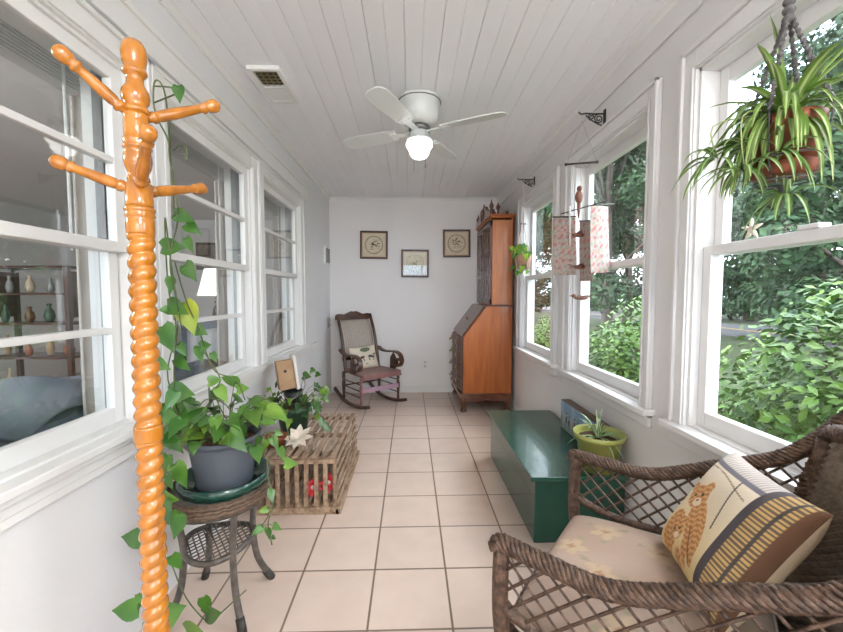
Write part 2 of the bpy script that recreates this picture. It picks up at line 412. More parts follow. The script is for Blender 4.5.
# ceiling vent
t=thing('ceiling_vent',(-.765,2.27,H),'small white rectangular ceiling vent with open brown grille half','vent')
def rect_ring(m,x0,x1,y0,y1,z0,z1,w):
    m.box(x0,x1,y0,y0+w,z0,z1).box(x0,x1,y1-w,y1,z0,z1).box(x0,x0+w,y0+w,y1-w,z0,z1).box(x1-w,x1,y0+w,y1-w,z0,z1); return m
build('frame',rect_ring(MB(),-.85,-.68,2.09,2.45,H-.022,H+.0,.022),WHITEP,t,bev=.002)
build('backing',MB().box(-.83,-.70,2.11,2.27,H-.004,H-.001),mat('vent_dark',(.05,.04,.02),.8),t)
g=MB()
for k in range(1,4): g.box(-.83+.13*k/4-.002,-.83+.13*k/4+.002,2.11,2.27,H-.01,H-.003)
for k in range(1,5): g.box(-.83,-.70,2.11+.16*k/5-.002,2.11+.16*k/5+.002,H-.01,H-.003)
build('grille',g,mat('vent_brass',(.30,.24,.12),.4,.4),t)
g=MB()
for k in range(9): g.box(-.828,-.702,2.277+.018*k,2.289+.018*k,H-.018,H-.010)
build('damper',g,WHITEP,t); build('lever',MB().box(-.77,-.76,2.43,2.46,H-.022,H-.01),WHITEP,t)

# ------------------------------------------------------------------ back wall things
FRAMEM=mat('frame_wood',(.045,.02,.012),.35,c2=(.09,.04,.02),scale=30)
PAPER=mat('art_paper',(.66,.56,.40),.7,c2=(.72,.63,.47),scale=20)
INK=mat('brown_ink',(.10,.075,.04),.8)
INK2=mat('ochre_ink',(.42,.36,.20),.8)
MATB=mat('mat_board',(.60,.43,.30),.8)
def picture(cx,cz,label,seed,ink,tilt=0):
    rr=random.Random(seed); y=YB
    t=thing('framed_picture',(cx,y,cz),label,'picture','framed round-motif pictures on the back wall')
    T=Matrix.Translation((cx,y,cz))@Matrix.Rotation(tilt,4,'Y')
    h=.170
    m=MB(T)
    for s0,s1 in (((-h,-h),(h,-h)),((-h,h),(h,h)),((-h,-h),(-h,h)),((h,-h),(h,h))): pass
    w=.022
    m.box(-h,h,-.024,-.001,-h,-h+w).box(-h,h,-.024,-.001,h-w,h).box(-h,-h+w,-.024,-.001,-h+w,h-w).box(h-w,h,-.024,-.001,-h+w,h-w)
    build('frame',m,FRAMEM,t,bev=.004)
    build('mount',MB(T).box(-h+w,h-w,-.009,-.002,-h+w,h-w),MATB,t)
    build('print',MB(T).box(-.135,.135,-.011,-.009,-.135,.135),PAPER,t)
    m=MB(T); R0=.108
    m.tube([(R0*cos(2*PI*k/40),-.012,R0*sin(2*PI*k/40)) for k in range(40)],.0028,5,closed=True)
    m.tube([(.099*cos(2*PI*k/40),-.012,.099*sin(2*PI*k/40)) for k in range(40)],.0012,4,closed=True)
    for _ in range(26):   # strokes of a small landscape inside the ring
        a=rr.uniform(0,2*PI); r0=rr.uniform(0,.075); x=r0*cos(a); z=r0*sin(a)*.9; L_=rr.uniform(.012,.04); s=rr.uniform(-.35,.35)
        m.tube([(x-L_/2,-.012,z),(x,-.012,z+s*L_*.4+.004),(x+L_/2,-.012,z+s*L_)],rr.uniform(.0012,.0032),5)
    for _ in range(7):
        x=rr.uniform(-.05,.05); z=rr.uniform(-.02,.06); m.ell((x,-.0115,z),(.010,.0015,.006),8,5,.2)
    build('drawing',m,ink,t)
    return t
p1=picture(-.447,1.833,'left of three framed pictures on the back wall, dark-ringed motif, above the rocking chair',3,INK,.01)
p2=picture(.057,1.608,'lowest, middle framed picture on the back wall with pale ochre round motif',8,INK2,.006)
p3=picture(.570,1.855,'right of three framed pictures on the back wall, dark-ringed motif, next to the secretary desk',15,INK,-.008)
build('glazing',MB().box(.057-.147,.057+.147,YB-.018,YB-.016,1.608-.147,1.608+.147),GLASS,p2)
t=thing('wall_outlet',(.181,YB,.355),'white electrical outlet low on the grey back wall','outlet')
build('cover_plate',MB().box(.142,.22,YB-.008,YB,.295,.415),WHITEP,t,bev=.003)
for zz in (.33,.38):
    s=MB(); s.lathe([(.017,0),(.017,.003)],(.181,YB-.008,zz),16,axis=(0,-1,0)); so=build('socket',s,mat('socket_ivory',(.62,.60,.56),.4),t)
    build('slot',MB().box(.173,.175,YB-.013,YB-.0105,zz-.006,zz+.006).box(.187,.189,YB-.013,YB-.0105,zz-.006,zz+.006),BLACK,so)
t=thing('door_chime',(XL-.002,4.58,1.68),'narrow dark grey box with white rim mounted on left wall by the corner','wall box')
build('cover',MB().box(XL-.004,XL+.03,4.49,4.67,1.60,1.765),mat('chime_grey',(.16,.16,.16),.5,c2=(.22,.21,.2),scale=40),t,bev=.004)
build('rim',MB().box(XL-.004,XL+.02,4.475,4.685,1.585,1.78),WHITEP,t,bev=.003)
t=thing('light_switch',(XL,4.70,.88),'grey wall plate low on left wall behind the rocking chair','wall plate')
build('cover_plate',MB().box(XL,XL+.01,4.64,4.75,.83,.95),mat('plate_grey',(.42,.42,.42),.4),t,bev=.003)
build('toggle',MB().box(XL+.01,XL+.018,4.685,4.705,.875,.905),WHITEP,t)

# ------------------------------------------------------------------ secretary desk
SX0,SX1,SY0,SY1=.53,1.045,3.93,4.75
t=thing('secretary_desk',((SX0+SX1)/2,(SY0+SY1)/2,0),'tall cherry wood secretary desk with slant front, glazed top doors and bonnet','secretary desk')
m=MB(); sd=[(SX0+.015,.20),(SX0+.015,.79),(.775,1.10),(SX1,1.10),(SX1,.20)]
m.prism([(x,SY0,z) for x,z in sd],(0,SY1-SY0,0)); build('case',m,CHERRY,t,bev=.003)
# slant lid, laid on the slope
d=(V((.775,0,1.10))-V((SX0+.015,0,.79))).normalized(); nrm=V((-d.z,0,d.x))
a=V((SX0+.012,SY0+.02,.79))+nrm*.002; m=MB()
m.prism([a,a+d*.385,a+d*.385+nrm*.016,a+nrm*.016],(0,SY1-SY0-.04,0)); ld=build('slant_lid',m,CHERRYD,t,bev=.003)
m=MB(); c_=a+d*.19+nrm*.017+V((0,.39,0)); m.ell(c_,(.012,.04,.02),10,6); build('escutcheon',m,mat('aged_brass',(.25,.17,.06),.35,.9),ld)
# serpentine drawers
for k in range(4):
    z0=.215+k*.143; z1=z0+.135; m=MB(); pts=[]
    for q in range(17):
        y=lerp(SY0+.02,SY1-.02,q/16); pts.append((SX0+.012-.042*sin(PI*q/16*2-.0)**2-.008,y,z0))
    pts+= [(SX0+.02,SY1-.02,z0),(SX0+.02,SY0+.02,z0)]
    m.prism(pts,(0,0,z1-z0)); dr=build('drawer',m,CHERRYD,t,bev=.004)
    for yy in (SY0+.2,SY1-.2):
        h=MB(); x=SX0-.05; h.tube(spline([(x+.01,yy-.035,z0+.08),(x-.012,yy-.03,z0+.06),(x-.016,yy,z0+.05),(x-.012,yy+.03,z0+.06),(x+.01,yy+.035,z0+.08)],4),.004,6)
        h.box(x+.004,x+.01,yy-.05,yy+.05,z0+.055,z0+.1); build('handle',h,MATS['aged_brass'],dr)
m=MB()   # base moulding and bracket
m.box(SX0-.03,SX1+.005,SY0-.02,SY1+.01,.165,.20).box(SX0-.02,SX1,SY0-.012,SY1+.005,.145,.165); build('base_moulding',m,CHERRYD,t,bev=.006)
pr_=[(SX0-.02,.145),(SX0+.02,.10),(SX0+.10,.125),(SX0+.16,.112),((SX0+SX1)/2,.135),(SX1-.16,.112),(SX1-.10,.125),(SX1-.03,.10),(SX1,.145)]
build('apron',MB().prism([(x,SY0-.006,z) for x,z in pr_],(0,.02,0)),CHERRYD,t,bev=.002)
for fx in (SX0+.02,SX1-.04):
    for fy in (SY0+.02,SY1-.05):
        m=MB(); s=-1 if fx<.7 else 1
        m.tube(spline([(fx+.0*s,fy,.145),(fx+.012*s,fy-.01,.11),(fx-.002*s,fy,.07),(fx+.0*s,fy,.045)],4),[.036,.037,.036,.034,.031,.028,.026,.025,.024,.023,.022,.022,.022],10)
        m.ell((fx,fy,.024),(.034,.034,.024),12,8)
        build('foot',m,CHERRYD,t)
# upper bookcase
UX0=.835
m=MB(); m.box(UX0,SX1,SY0+.01,SY0+.03,1.10,2.0).box(UX0,SX1,SY1-.03,SY1-.01,1.10,2.0).box(SX1-.02,SX1,SY0+.03,SY1-.03,1.1,2.0).box(UX0,SX1,SY0+.01,SY1-.01,1.10,1.125).box(UX0,SX1-.01,SY0+.01,SY1-.01,1.98,2.0)
m.box(UX0+.02,SX1-.02,SY0+.03,SY1-.03,1.40,1.415).box(UX0+.02,SX1-.02,SY0+.03,SY1-.03,1.69,1.705)
build('upper_case',m,mat('cherry_wood_light',(.52,.185,.065),.35,c2=(.38,.12,.04),scale=7,stretch=(5,5,.5),coat=.2,ramp=(.3,.8)),t,bev=.002)
build('waist_moulding',MB().box(UX0-.07,SX1+.003,SY0+.0,SY1,1.098,1.115),CHERRYD,t,bev=.003)
m=MB(); m.box(UX0-.02,SX1+.008,SY0-.008,SY1,2.0,2.02).box(UX0-.035,SX1+.012,SY0-.02,SY1+.01,2.02,2.04); build('cornice',m,CHERRY,t,bev=.005)
for q,(ya,yb) in enumerate(((SY0+.012,(SY0+SY1)/2-.002),((SY0+SY1)/2+.002,SY1-.012))):
    m=MB(); x0,x1=UX0-.02,UX0-.001
    m.box(x0,x1,ya,ya+.05,1.13,1.975).box(x0,x1,yb-.05,yb,1.13,1.975).box(x0,x1,ya,yb,1.13,1.18)
    pts=[(x0,ya,1.975),(x0,yb,1.975)]+[(x0,lerp(yb-.05,ya+.05,k/10),1.87+.055*sin(PI*k/10)) for k in range(11)]
    m.box(x0,x1,ya,yb,1.925,1.975)
    dd=build('door',m,CHERRYD,t,bev=.003)
    mm=MB(); yc=(ya+yb)/2
    for fr in (.33,.67): yy=lerp(ya+.05,yb-.05,fr); mm.box(x0+.003,x1-.003,yy-.006,yy+.006,1.18,1.925)
    for zz in (1.42,1.68): mm.box(x0+.003,x1-.003,ya+.05,yb-.05,zz-.006,zz+.006)
    build('mullion',mm,CHERRYD,dd)
    build('pane',MB().box(x0+.008,x0+.011,ya+.05,yb-.05,1.18,1.925),GLASS,dd)
    build('knob',MB().ell((x0-.012,(yb-.02 if q==0 else ya+.02),1.5),.011,10,6),MATS['aged_brass'],dd)
    fin=MB()   # half of the broken pediment, a rising scroll
    s=1 if q==0 else -1; y0=SY0 if q==0 else SY1
    pts=[(UX0-.03,y0+s*p,2.04+z) for p,z in ((0,.0),(.0,.035),(.10,.05),(.20,.085),(.28,.135),(.33,.145),(.355,.12),(.34,.095),(.31,.09),(.30,.06),(.33,.0))]
    fin.prism(pts,(.03,0,0)); build('pediment_scroll',fin,CHERRYD,t,bev=.004)
    fin=MB(); fin.lathe([(.018,0),(.022,.01),(.012,.02),(.024,.045),(.022,.06),(.010,.08),(.003,.115)],(UX0-.01,y0+s*.03,2.075),14)
    build('finial',fin,CHERRYD,t)
fin=MB(); fin.box(UX0-.028,UX0+.002,(SY0+SY1)/2-.03,(SY0+SY1)/2+.03,2.04,2.09).lathe([(.022,0),(.028,.012),(.014,.03),(.03,.06),(.012,.10),(.003,.14)],(UX0-.013,(SY0+SY1)/2,2.09),14)
build('finial',fin,CHERRYD,t)
# curios on top of the desk
BROWNF=mat('brown_figurine',(.06,.02,.012),.35,c2=(.14,.05,.025),scale=20)
m=MB(); m.lathe([(.03,0),(.034,.01),(.012,.02),(.010,.05),(.018,.06),(.024,.085),(.014,.10),(.004,.125)],(.90,3.99,2.04),16)
tag(build('wooden_candlestick',m,BROWNF,origin=(.90,3.99,2.04)),'short turned wooden candlestick standing on the front corner of the desk top','candlestick')
m=MB(); m.prism([(.94,4.02,2.042),(1.02,4.02,2.042),(1.03,4.02,2.062),(1.0,4.02,2.068),(.95,4.02,2.066),(.93,4.02,2.058)],(0,.05,0)); m.ell((1.005,4.04,2.078),(.018,.012,.012),10,6)
tag(build('carved_bird',m,BROWNF,bev=.004,origin=(.98,4.04,2.04)),'low carved brown wooden bird lying on the desk top near the window wall','figurine')
m=MB(); m.lathe([(.035,0),(.04,.012),(.02,.03),(.036,.07),(.03,.10),(.012,.12),(.018,.135)],(.925,4.35,2.042),16)
tag(build('wooden_vase',m,BROWNF,origin=(.925,4.35,2.042)),'dark rounded wooden vase on the desk top behind the candlestick','vase')
for k in range(7):
    z0=1.126; y0=4.05+k*.045+.02; hh=.19+.02*((k*7)%3)
    c=[(.30,.06,.05),(.10,.14,.08),(.42,.34,.2),(.06,.07,.14),(.22,.10,.05),(.45,.40,.33),(.14,.05,.04)][k]
    tt=thing('book',(.93,y0,z0),['dark red','dark green','tan','navy','brown','cream','maroon'][k]+' book standing behind the lower glass of the secretary desk','book','books inside the secretary desk')
    build('cover',MB().box(.87,1.0,y0,y0+.003,z0,z0+hh).box(.87,1.0,y0+.031,y0+.034,z0,z0+hh).box(.867,.87,y0,y0+.034,z0,z0+hh),mat('book_%d'%k,c,.6),tt)
    build('page_block',MB().box(.871,.995,y0+.0035,y0+.0305,z0+.003,z0+hh-.004),PAPER,tt)

# ------------------------------------------------------------------ rocking chair
f_=V((.6,-.8,0)); s_=V((.8,.6,0)); T=frameT((-.455,4.335,0),s_,f_)   # local x = side, y = forward
t=thing('rocking_chair',(-.455,4.335,0),'old dark wooden rocking chair with cane back, scrolled arms and pink painted seat','rocking chair')
CANE=mat('cane',(.42,.36,.31),.7,c2=(.50,.44,.38),scale=60)
for sx in (-.235,.235):
    m=MB(T); pts=[]
    for k in range(17):
        a=lerp(-.42,.36,k/16); y=a; pts.append((sx,y,.018+.42*(y+.0)**2*1.0+max(0,-y-.2)*.15))
    for k in range(16):
        m.beam(pts[k],pts[k+1],.024,.034,side=(1,0,0))
    build('rocker',m,DWOOD,t)
    for yy,z0,z1,nm in ((.21,.04,.36,'leg'),(-.19,.035,.36,'leg')):
        m=MB(T); h=z1-z0
        m.lathe([(.012,0),(.015,h*.12),(.012,h*.2),(.019,h*.45),(.021,h*.6),(.013,h*.72),(.018,h*.8),(.015,h)],(sx,yy,z0),12)
        build(nm,m,MAUVE if yy>0 and sx<0 else DWOOD,t)
    for zz in (.13,.2,.27):
        build('side_stretcher',MB(T).tube([(sx,.2,zz),(sx,-.18,zz)],.007,8),DWOOD,t)
    # back post
    pts=spline([(sx*.93,-.17,.34),(sx*.93,-.21,.55),(sx*.93,-.28,.80),(sx*.93,-.37,.99)],5)
    build('back_post',MB(T).tube(pts,.019,8),DWOOD,t)
    # scrolled arm
    pts=[(sx*1.06,-.23,.60),(sx*1.08,-.13,.565),(sx*1.1,0,.565),(sx*1.12,.12,.575),(sx*1.12,.21,.55),(sx*1.12,.245,.485),(sx*1.12,.21,.425),(sx*1.12,.15,.42),(sx*1.12,.125,.46),(sx*1.12,.15,.495),(sx*1.12,.185,.48)]
    p=spline(pts,4); m=MB(T)
    for k in range(len(p)-1): m.beam(p[k],p[k+1]+(p[k+1]-p[k])*.15,.05,.018,side=(1,0,0))
    m.tube(spline([(sx*1.1,.13,.42),(sx*1.08,.08,.40),(sx*1.03,.05,.375)],4),.012,8)
    m.prism([(sx*1.1-.008,.02,.37),(sx*1.1-.008,.11,.37),(sx*1.1-.008,.16,.43),(sx*1.1-.008,.12,.52),(sx*1.1-.008,.08,.56),(sx*1.1-.008,.03,.5)],(.016,0,0))
    build('armrest',m,DWOOD,t)
m=MB(T); m.grid(lambda u,v:(lerp(-.21,.21,u),-.255-.12*v*v-.02*v+.03*sin(PI*u)*-1,lerp(.50,.945,v)),12,10)
pn=build('cane_back',m,CANE,t)
bm_=pn.modifiers.new('s','SOLIDIFY'); bm_.thickness=.004
m=MB(T)
for u in range(1,14):
    x=lerp(-.21,.21,u/14); m.tube([(x,-.251-.12*v*v-.02*v-.03*sin(PI*u/14)+.003,lerp(.50,.945,v)) for v in [k/6 for k in range(7)]],.0016,4)
build('cane_weave',m,mat('cane_dark',(.26,.20,.16),.7),pn)
m=MB(T)
m.box(-.235,.235,-.395,-.365,.93,.975)
top=[(-.235,.97),(-.225,.992),(-.19,1.0),(-.12,.992),(-.08,1.01),(-.035,1.028),(0,1.022),(.035,1.028),(.08,1.01),(.12,.992),(.19,1.0),(.225,.992),(.235,.97)]
m.prism([(x,-.392,z) for x,z in top],(0,.024,0)); build('crest_rail',m,DWOOD,t,bev=.003)
build('back_rail',MB(T).box(-.22,.22,-.255,-.235,.47,.51),DWOOD,t,bev=.003)
m=MB(T); m.prism([(-.215,-.22,.352),(.215,-.22,.352),(.255,.24,.352),(.235,.262,.352),(-.235,.262,.352),(-.255,.24,.352)],(0,0,.03)); build('seat',m,MAUVE,t,bev=.006)
build('seat_front_rail',MB(T).box(-.25,.25,.235,.258,.325,.355),MAUVE,t,bev=.004)
build('front_stretcher',MB(T).box(-.23,.23,.212,.228,.185,.235),mat('pink_paint',(.42,.24,.25),.5,c2=(.30,.20,.30),scale=30),t,bev=.004)
build('rear_stretcher',MB(T).tube([(-.23,-.19,.2),(.23,-.19,.2)],.008,8),DWOOD,t)
# cushions
def pillow_fn(c,ex,ey,en,W,Hh,th):
    c,ex,ey,en=V(c),V(ex).normalized(),V(ey).normalized(),V(en).normalized()
    def side(sg):
        def f(u,v):
            a=2*u-1;b=2*v-1
            pin=1-.07*(b*b) if True else 1; pin2=1-.07*(a*a)
            e=max(0,(1-a**4))*max(0,(1-b**4))
            return c+ex*(a*W/2*(1-.06*(1-b*b)))+ey*(b*Hh/2*(1-.06*(1-a*a)))+en*(sg*th/2*e**.55)
        return f
    return side
PILM=mat('painted_cloth',(1,1,1),.85,attr=True,bump=.2,bscale=180)
def pillow(name,fr,N_,paint,label,cat):
    m=MB(); m.grid(fr(1),N_,N_,paint); m.grid(fr(-1),N_,N_,lambda u,v:(.62,.50,.33))
    o=build(name,m,PILM,origin=fr(1)(.5,.5)); return tag(o,label,cat)
def blob(u,v,cx,cy,rx,ry,a=0):
    dx,dy=u-cx,v-cy; x=dx*cos(a)+dy*sin(a); y=-dx*sin(a)+dy*cos(a); return (x/rx)**2+(y/ry)**2<1
def horses(u,v):
    cream=(.66,.58,.46)
    bl=(.045,.04,.045); br=(.11,.14,.08)
    if blob(u,v,.52,.84,.20,.10) : return br
    for cx,cy,s in ((.30,.50,1),(.72,.50,-1)):
        if blob(u,v,cx,cy,.15,.055,.25*s) or blob(u,v,cx-.14*s,cy+.09,.07,.035,-.5*s) or blob(u,v,cx+.10*s,cy-.10,.018,.09,.2) or blob(u,v,cx-.08*s,cy-.10,.018,.09,-.2): return bl
    if blob(u,v,.5,.2,.06,.03) : return (.30,.25,.2)
    return cream
fr=pillow_fn(T@V((-.01,-.12,.50)),(T.to_3x3()@V((1,.0,.06))),(T.to_3x3()@V((-.06,-.28,.96))),(T.to_3x3()@V((0,.96,.28))),.34,.27,.10)
pillow('throw_pillow',fr,36,horses,'small cream pillow with black galloping horses, leaning on the rocking chair back','pillow')
# ------------------------------------------------------------------ green chest and what stands on it
t=thing('wooden_chest',(.82,2.32,0),'long low green painted wooden chest under the right windows','chest')
m=MB(); m.box(.605,1.055,1.82,2.85,.0,.32); build('body',m,GREEN,t,bev=.004)
m=MB(); m.box(.578,1.06,1.79,2.87,.322,.345); build('lid',m,GREEN,t,bev=.004)
for y0 in (2.0,2.62): build('hinge',MB().box(1.056,1.062,y0,y0+.06,.28,.335),BLACK,t)
CZ=.345
# small painted panel
SKYP=mat('painted_panel',(1,1,1),.6,attr=True)
t=thing('painted_box',(1.03,2.25,CZ),'shallow box with painted blue scene of dark figures, leaning on wall at the chest back','painted box')
def panelpaint(u,v):
    for k in range(12):
        x=.10+k*.078; h=.34+.10*((k*5)%3)/2
        if blob(u,v,x,h*.75+.08,.022,.13) or blob(u,v,x+.006,h+.20,.016,.045) or (k%2 and blob(u,v,x+.03,h+.08,.035,.02)): return (.05,.05,.06) if k%3 else (.45,.42,.36)
    if v>.62: return (.20,.30,.42) if (u*3.1%1)>.3 else (.30,.38,.47)
    if v>.42: return (.30,.36,.40)
    return (.20,.27,.25) if (u*9%1)<.5 else (.27,.33,.30)
m=MB(); m.box(.998,1.058,1.98,2.50,CZ,CZ+.185); build('case',m,mat('brown_edge',(.12,.085,.065),.6),t,bev=.002)
m=MB(); m.grid(lambda u,v:(.997,lerp(2.498,1.982,u),lerp(CZ+.003,CZ+.182,v)),110,44,panelpaint); pf=build('painted_front',m,SKYP,t)
pf.modifiers.new('s','SOLIDIFY').thickness=.002
def potprof(r0,r1,h,rim=.012,rh=.03,th=.006):
    return [(r0,0),(lerp(r0,r1,.8),h-rh),(lerp(r0,r1,.8)+rim,h-rh+.002),(r1+rim,h),(r1+rim-th,h),(r1-.002,h-rh),(r0*.8,h*.6)]
def spiderleaves(m,c,n,L0,L1,w,up=(.4,1.2),sector=None,seed=1,droop=1.0,gg=(.10,.25,.035),cc=(.62,.70,.40)):
    rr=random.Random(seed); c=V(c)
    for k in range(n):
        a=rr.uniform(*(sector or (0,2*PI))); L_=rr.uniform(L0,L1); el=rr.uniform(*up)
        v=V((cos(a)*cos(el),sin(a)*cos(el),sin(el)))*L_; p=c+V((cos(a),sin(a),0))*.01; pts=[p.copy()]; q=7
        for j in range(q):
            p=p+v/q; v=v+V((0,0,-1))*L_*droop/q*1.6; v=v.normalized()*L_; pts.append(p.copy())
        s=rr.uniform(.8,1.1); m.ribbon(pts,w*rr.uniform(.7,1.1),tuple(x*s for x in gg),tuple(x*s for x in cc))
t=thing('potted_spider_plant',(.95,1.885,CZ),'yellow-green pot with a little striped spider plant on the green chest','potted plant')
LIME=mat('lime_glaze',(.34,.36,.10),.35,c2=(.28,.31,.08),scale=6)
pt=build('pot',MB().lathe(potprof(.085,.112,.185),(.95,1.885,CZ),32),LIME,t)
build('soil',MB().lathe([(.104,.145),(.1,.155),(.04,.16),(.001,.162)],(.95,1.885,CZ),20,mod=lambda a,z:1),SOIL,t)
m=MB(); spiderleaves(m,(.945,1.885,CZ+.155),22,.10,.19,.006,(.3,1.3),seed=5,gg=(.20,.34,.14),cc=(.62,.70,.48)); build('foliage',m,SPIDER,t)
m=MB(); m.tube(spline([(.94,1.88,CZ+.16),(.93,1.87,CZ+.22),(.935,1.86,CZ+.26)],4),.003,6); build('stalk',m,mat('pale_stalk',(.62,.66,.60),.5),t)

# ------------------------------------------------------------------ wicker armchair
F0=V((.392,1.072,0)); w_=V((.62,.78,0)).normalized(); d_=V((.78,-.62,0)).normalized()
def WC(t_,s,z): return F0+w_*s+d_*t_+V((0,0,z))
t=thing('wicker_armchair',WC(.3,0,0),'brown wicker armchair with open lattice arms and woven back by the window','armchair')
TK=[0,.10,.23,.42,.53,.60,.66]; ZK=[.662,.656,.658,.738,.792,.865,.950]
def armtop(sg): return [WC(a,sg*(.300 if a<.5 else .300-.05*(a-.5)),z) for a,z in zip(TK,ZK)]
def rope(m,pts,Rr,strands=5,r=.009,pitch=.07,k=5):
    P=spline(pts,k); m.tube(P,Rr*.8,8)
    # braid: strands twisting round the core
    Ls=[0]
    for i in range(1,len(P)): Ls.append(Ls[-1]+(P[i]-P[i-1]).length)
    tot=Ls[-1]; n=int(tot/pitch*10)
    for s in range(strands):
        pp=[]
        for i in range(n+1):
            l=tot*i/n; j=0
            while j<len(Ls)-2 and Ls[j+1]<l: j+=1
            u=(l-Ls[j])/max(Ls[j+1]-Ls[j],1e-6); c=P[j].lerp(P[j+1],min(u,1)); dd=(P[j+1]-P[j]).normalized()
            a=V((0,0,1)); a=(a-dd*a.dot(dd)); a=a.normalized() if a.length>.1 else V((1,0,0)); b=dd.cross(a)
            an=2*PI*(l/pitch+s/strands); pp.append(c+(a*cos(an)+b*sin(an))*Rr)
        m.tube(pp,r,5,flat=.8)
    return m
for sg in (-1,1):
    # front post
    m=MB(); m.tube(spline([WC(.0,sg*.300,.652),WC(-.004,sg*.296,.5),WC(.012,sg*.286,.3),WC(.0,sg*.29,.0)],5),.019,10); 
    lg=build('leg',m,WICK,t)
    m=MB(); m.tube(spline([WC(.60,sg*.27,.86),WC(.56,sg*.265,.5),WC(.57,sg*.27,.25),WC(.62,sg*.285,.0)],5),.019,10); build('leg',m,WICK,t)
    m=MB(); rope(m,[WC(-.014,sg*.300,.645)]+armtop(sg)[0:],.0145,6,.0075,.07)
    ar=build('armrest',m,WICK,t)
    # lower rail of the lattice
    low=[WC(.0,sg*.297,.555),WC(.10,sg*.30,.515),WC(.22,sg*.302,.52),WC(.36,sg*.302,.56),WC(.50,sg*.295,.60),WC(.58,sg*.285,.64)]
    lowz=lambda a:interp([0,.10,.22,.36,.50,.58],[.515,.485,.482,.498,.530,.575],a)
    topz=lambda a:interp(TK,ZK,a)
    low=[WC(a,sg*.298,lowz(a)) for a in (0,.1,.22,.36,.5,.58)]
    build('arm_rail',MB().tube(spline(low,4),.012,8),WICK,t)
    # lattice of flat cane in two diagonals
    m=MB(); sp=.040
    for dirn in (1,-1):
        for q in range(-22,60):
            c0=q*sp*1.25; pts=[]
            for k in range(41):
                a=.6*k/40; z=.45+dirn*(a-c0)*.95 if dirn==1 else .45-(a-c0)*.95
                if a<.005 or a>.585: continue
                if lowz(a)-.002<=z<=topz(a)-.008: pts.append(WC(a,sg*(.300+dirn*.003),z))
            if len(pts)>=2: m.tube(pts,.0037,4)
    build('lattice',m,WICK,t)
    # skirt panel below the seat on each side
    m=MB()
    for dirn in (1,-1):
        for q in range(-30,40):
            c0=q*sp*1.2; pts=[]
            for k in range(31):
                a=.56*k/30+.01; z=.20+dirn*(a-c0)
                if .235+.03*sin(a*5)<=z<=.365: pts.append(WC(a,sg*(.288+dirn*.003),z))
            if len(pts)>=2: m.tube(pts,.0032,4)
    m.tube([WC(.01,sg*.288,.37),WC(.57,sg*.275,.37)],.012,8).tube(spline([WC(.01,sg*.288,.235),WC(.29,sg*.288,.26),WC(.57,sg*.275,.235)],4),.010,8)
    build('side_panel',m,WICK,t)
# seat frame
m=MB(); m.prism([WC(.0,-.285,.36),WC(.0,.285,.36),WC(.58,.265,.36),WC(.58,-.265,.36)],(0,0,.03)); build('seat',m,WICK,t,bev=.01)
m=MB(); rope(m,[WC(-.01,-.29,.37),WC(-.03,0,.37),WC(-.01,.29,.37)],.014,5,.007,.06); build('front_rail',m,WICK,t)
# woven back: a curved, closely woven panel with rolled border
def backp(u,v):  # u -1..1 across, v 0..1 up
    zt=.87+.05*(1-u*u); z=lerp(.40,zt,v); s=u*(.262+.02*v); tt=.50+.11*v+.05*(1-u*u)
    return WC(tt,s,z)
m=MB(); n1,n2=40,56
def bf(i,j):
    u=-1+2*i/n1; p=backp(u,j/n2); k=.0045*(1 if (i+j)%2 else -1); return p-d_*k
g=[[m.av(bf(i,j)) for j in range(n2+1)] for i in range(n1+1)]
for i in range(n1):
    for j in range(n2): m.af([g[i][j],g[i+1][j],g[i+1][j+1],g[i][j+1]],False)
bk=build('backrest',m,WICKT,t); bk.modifiers.new('s','SOLIDIFY').thickness=.008
m=MB(); bord=[backp(-1,v/6) for v in range(7)]+[backp(-1+2*k/8,1) for k in range(1,8)]+[backp(1,1-v/6) for v in range(7)]
rope(m,bord,.017,5,.009,.07,4); build('back_border',m,WICK,t)
m=MB(); rope(m,[WC(.655,-.285,.955),WC(.69,-.24,.975),WC(.715,-.1,.985),WC(.72,0,.99),WC(.715,.1,.985),WC(.69,.24,.975),WC(.655,.285,.955)],.015,6,.0075,.07); build('top_rail',m,WICK,t)
for z in (.40,.52,.64,.76,.88): pass
# seat cushion
def cushpaint(u,v):
    base=(.26,.18,.135); rr_=.5+.5*sin(u*9+3*sin(v*7)); c=tuple(lerp(a,b,rr_*.5) for a,b in zip(base,(.33,.25,.20)))
    for cx,cy in ((.25,.78),(.55,.72),(.82,.8),(.3,.4),(.62,.38),(.85,.45),(.12,.55),(.45,.12),(.75,.12)):
        dx,dy=u-cx,v-cy; r=math.hypot(dx,dy); a=math.atan2(dy,dx)
        if r<.085*(.45+.55*abs(cos(2.5*a))) : return (.34,.25,.16) if r>.02 else (.24,.13,.07)
        if .085<r<.13 and abs(sin(1.5*a+cx*9))<.16: return (.21,.18,.11)
    return c
m=MB(); cw=.262
def cush(top):
    def f(u,v):
        a,b=2*u-1,2*v-1; e=max(0,1-a**6)*max(0,1-b**6)
        z=.450+(.058*e**.3+.008*(1-a*a)*(1-b*b)+.004*sin(8*u+5*v) if top else -.043*e**.25)
        return WC(.005+.50*u+.0*v,b*cw*(1-.0*u),z)
    return f
m.grid(cush(True),60,60,cushpaint); m.grid(cush(False),24,24,lambda u,v:(.45,.32,.22))
o=build('seat_cushion',m,PILM,origin=WC(.25,0,.44)); tag(o,'flat beige floral seat cushion with pale piping on the wicker armchair','cushion')
pts=[]
for k in range(81):
    a=2*PI*k/80; x=(abs(cos(a))**.12)*(1 if cos(a)>=0 else -1); y=(abs(sin(a))**.12)*(1 if sin(a)>=0 else -1)
    pts.append(WC(.255+.25*x,cw*y,.445))
ORG[o.name]=V(o.location); build('piping',MB().tube(pts[:-1],.0055,6,closed=True),mat('pale_piping',(.58,.50,.42),.7),o)
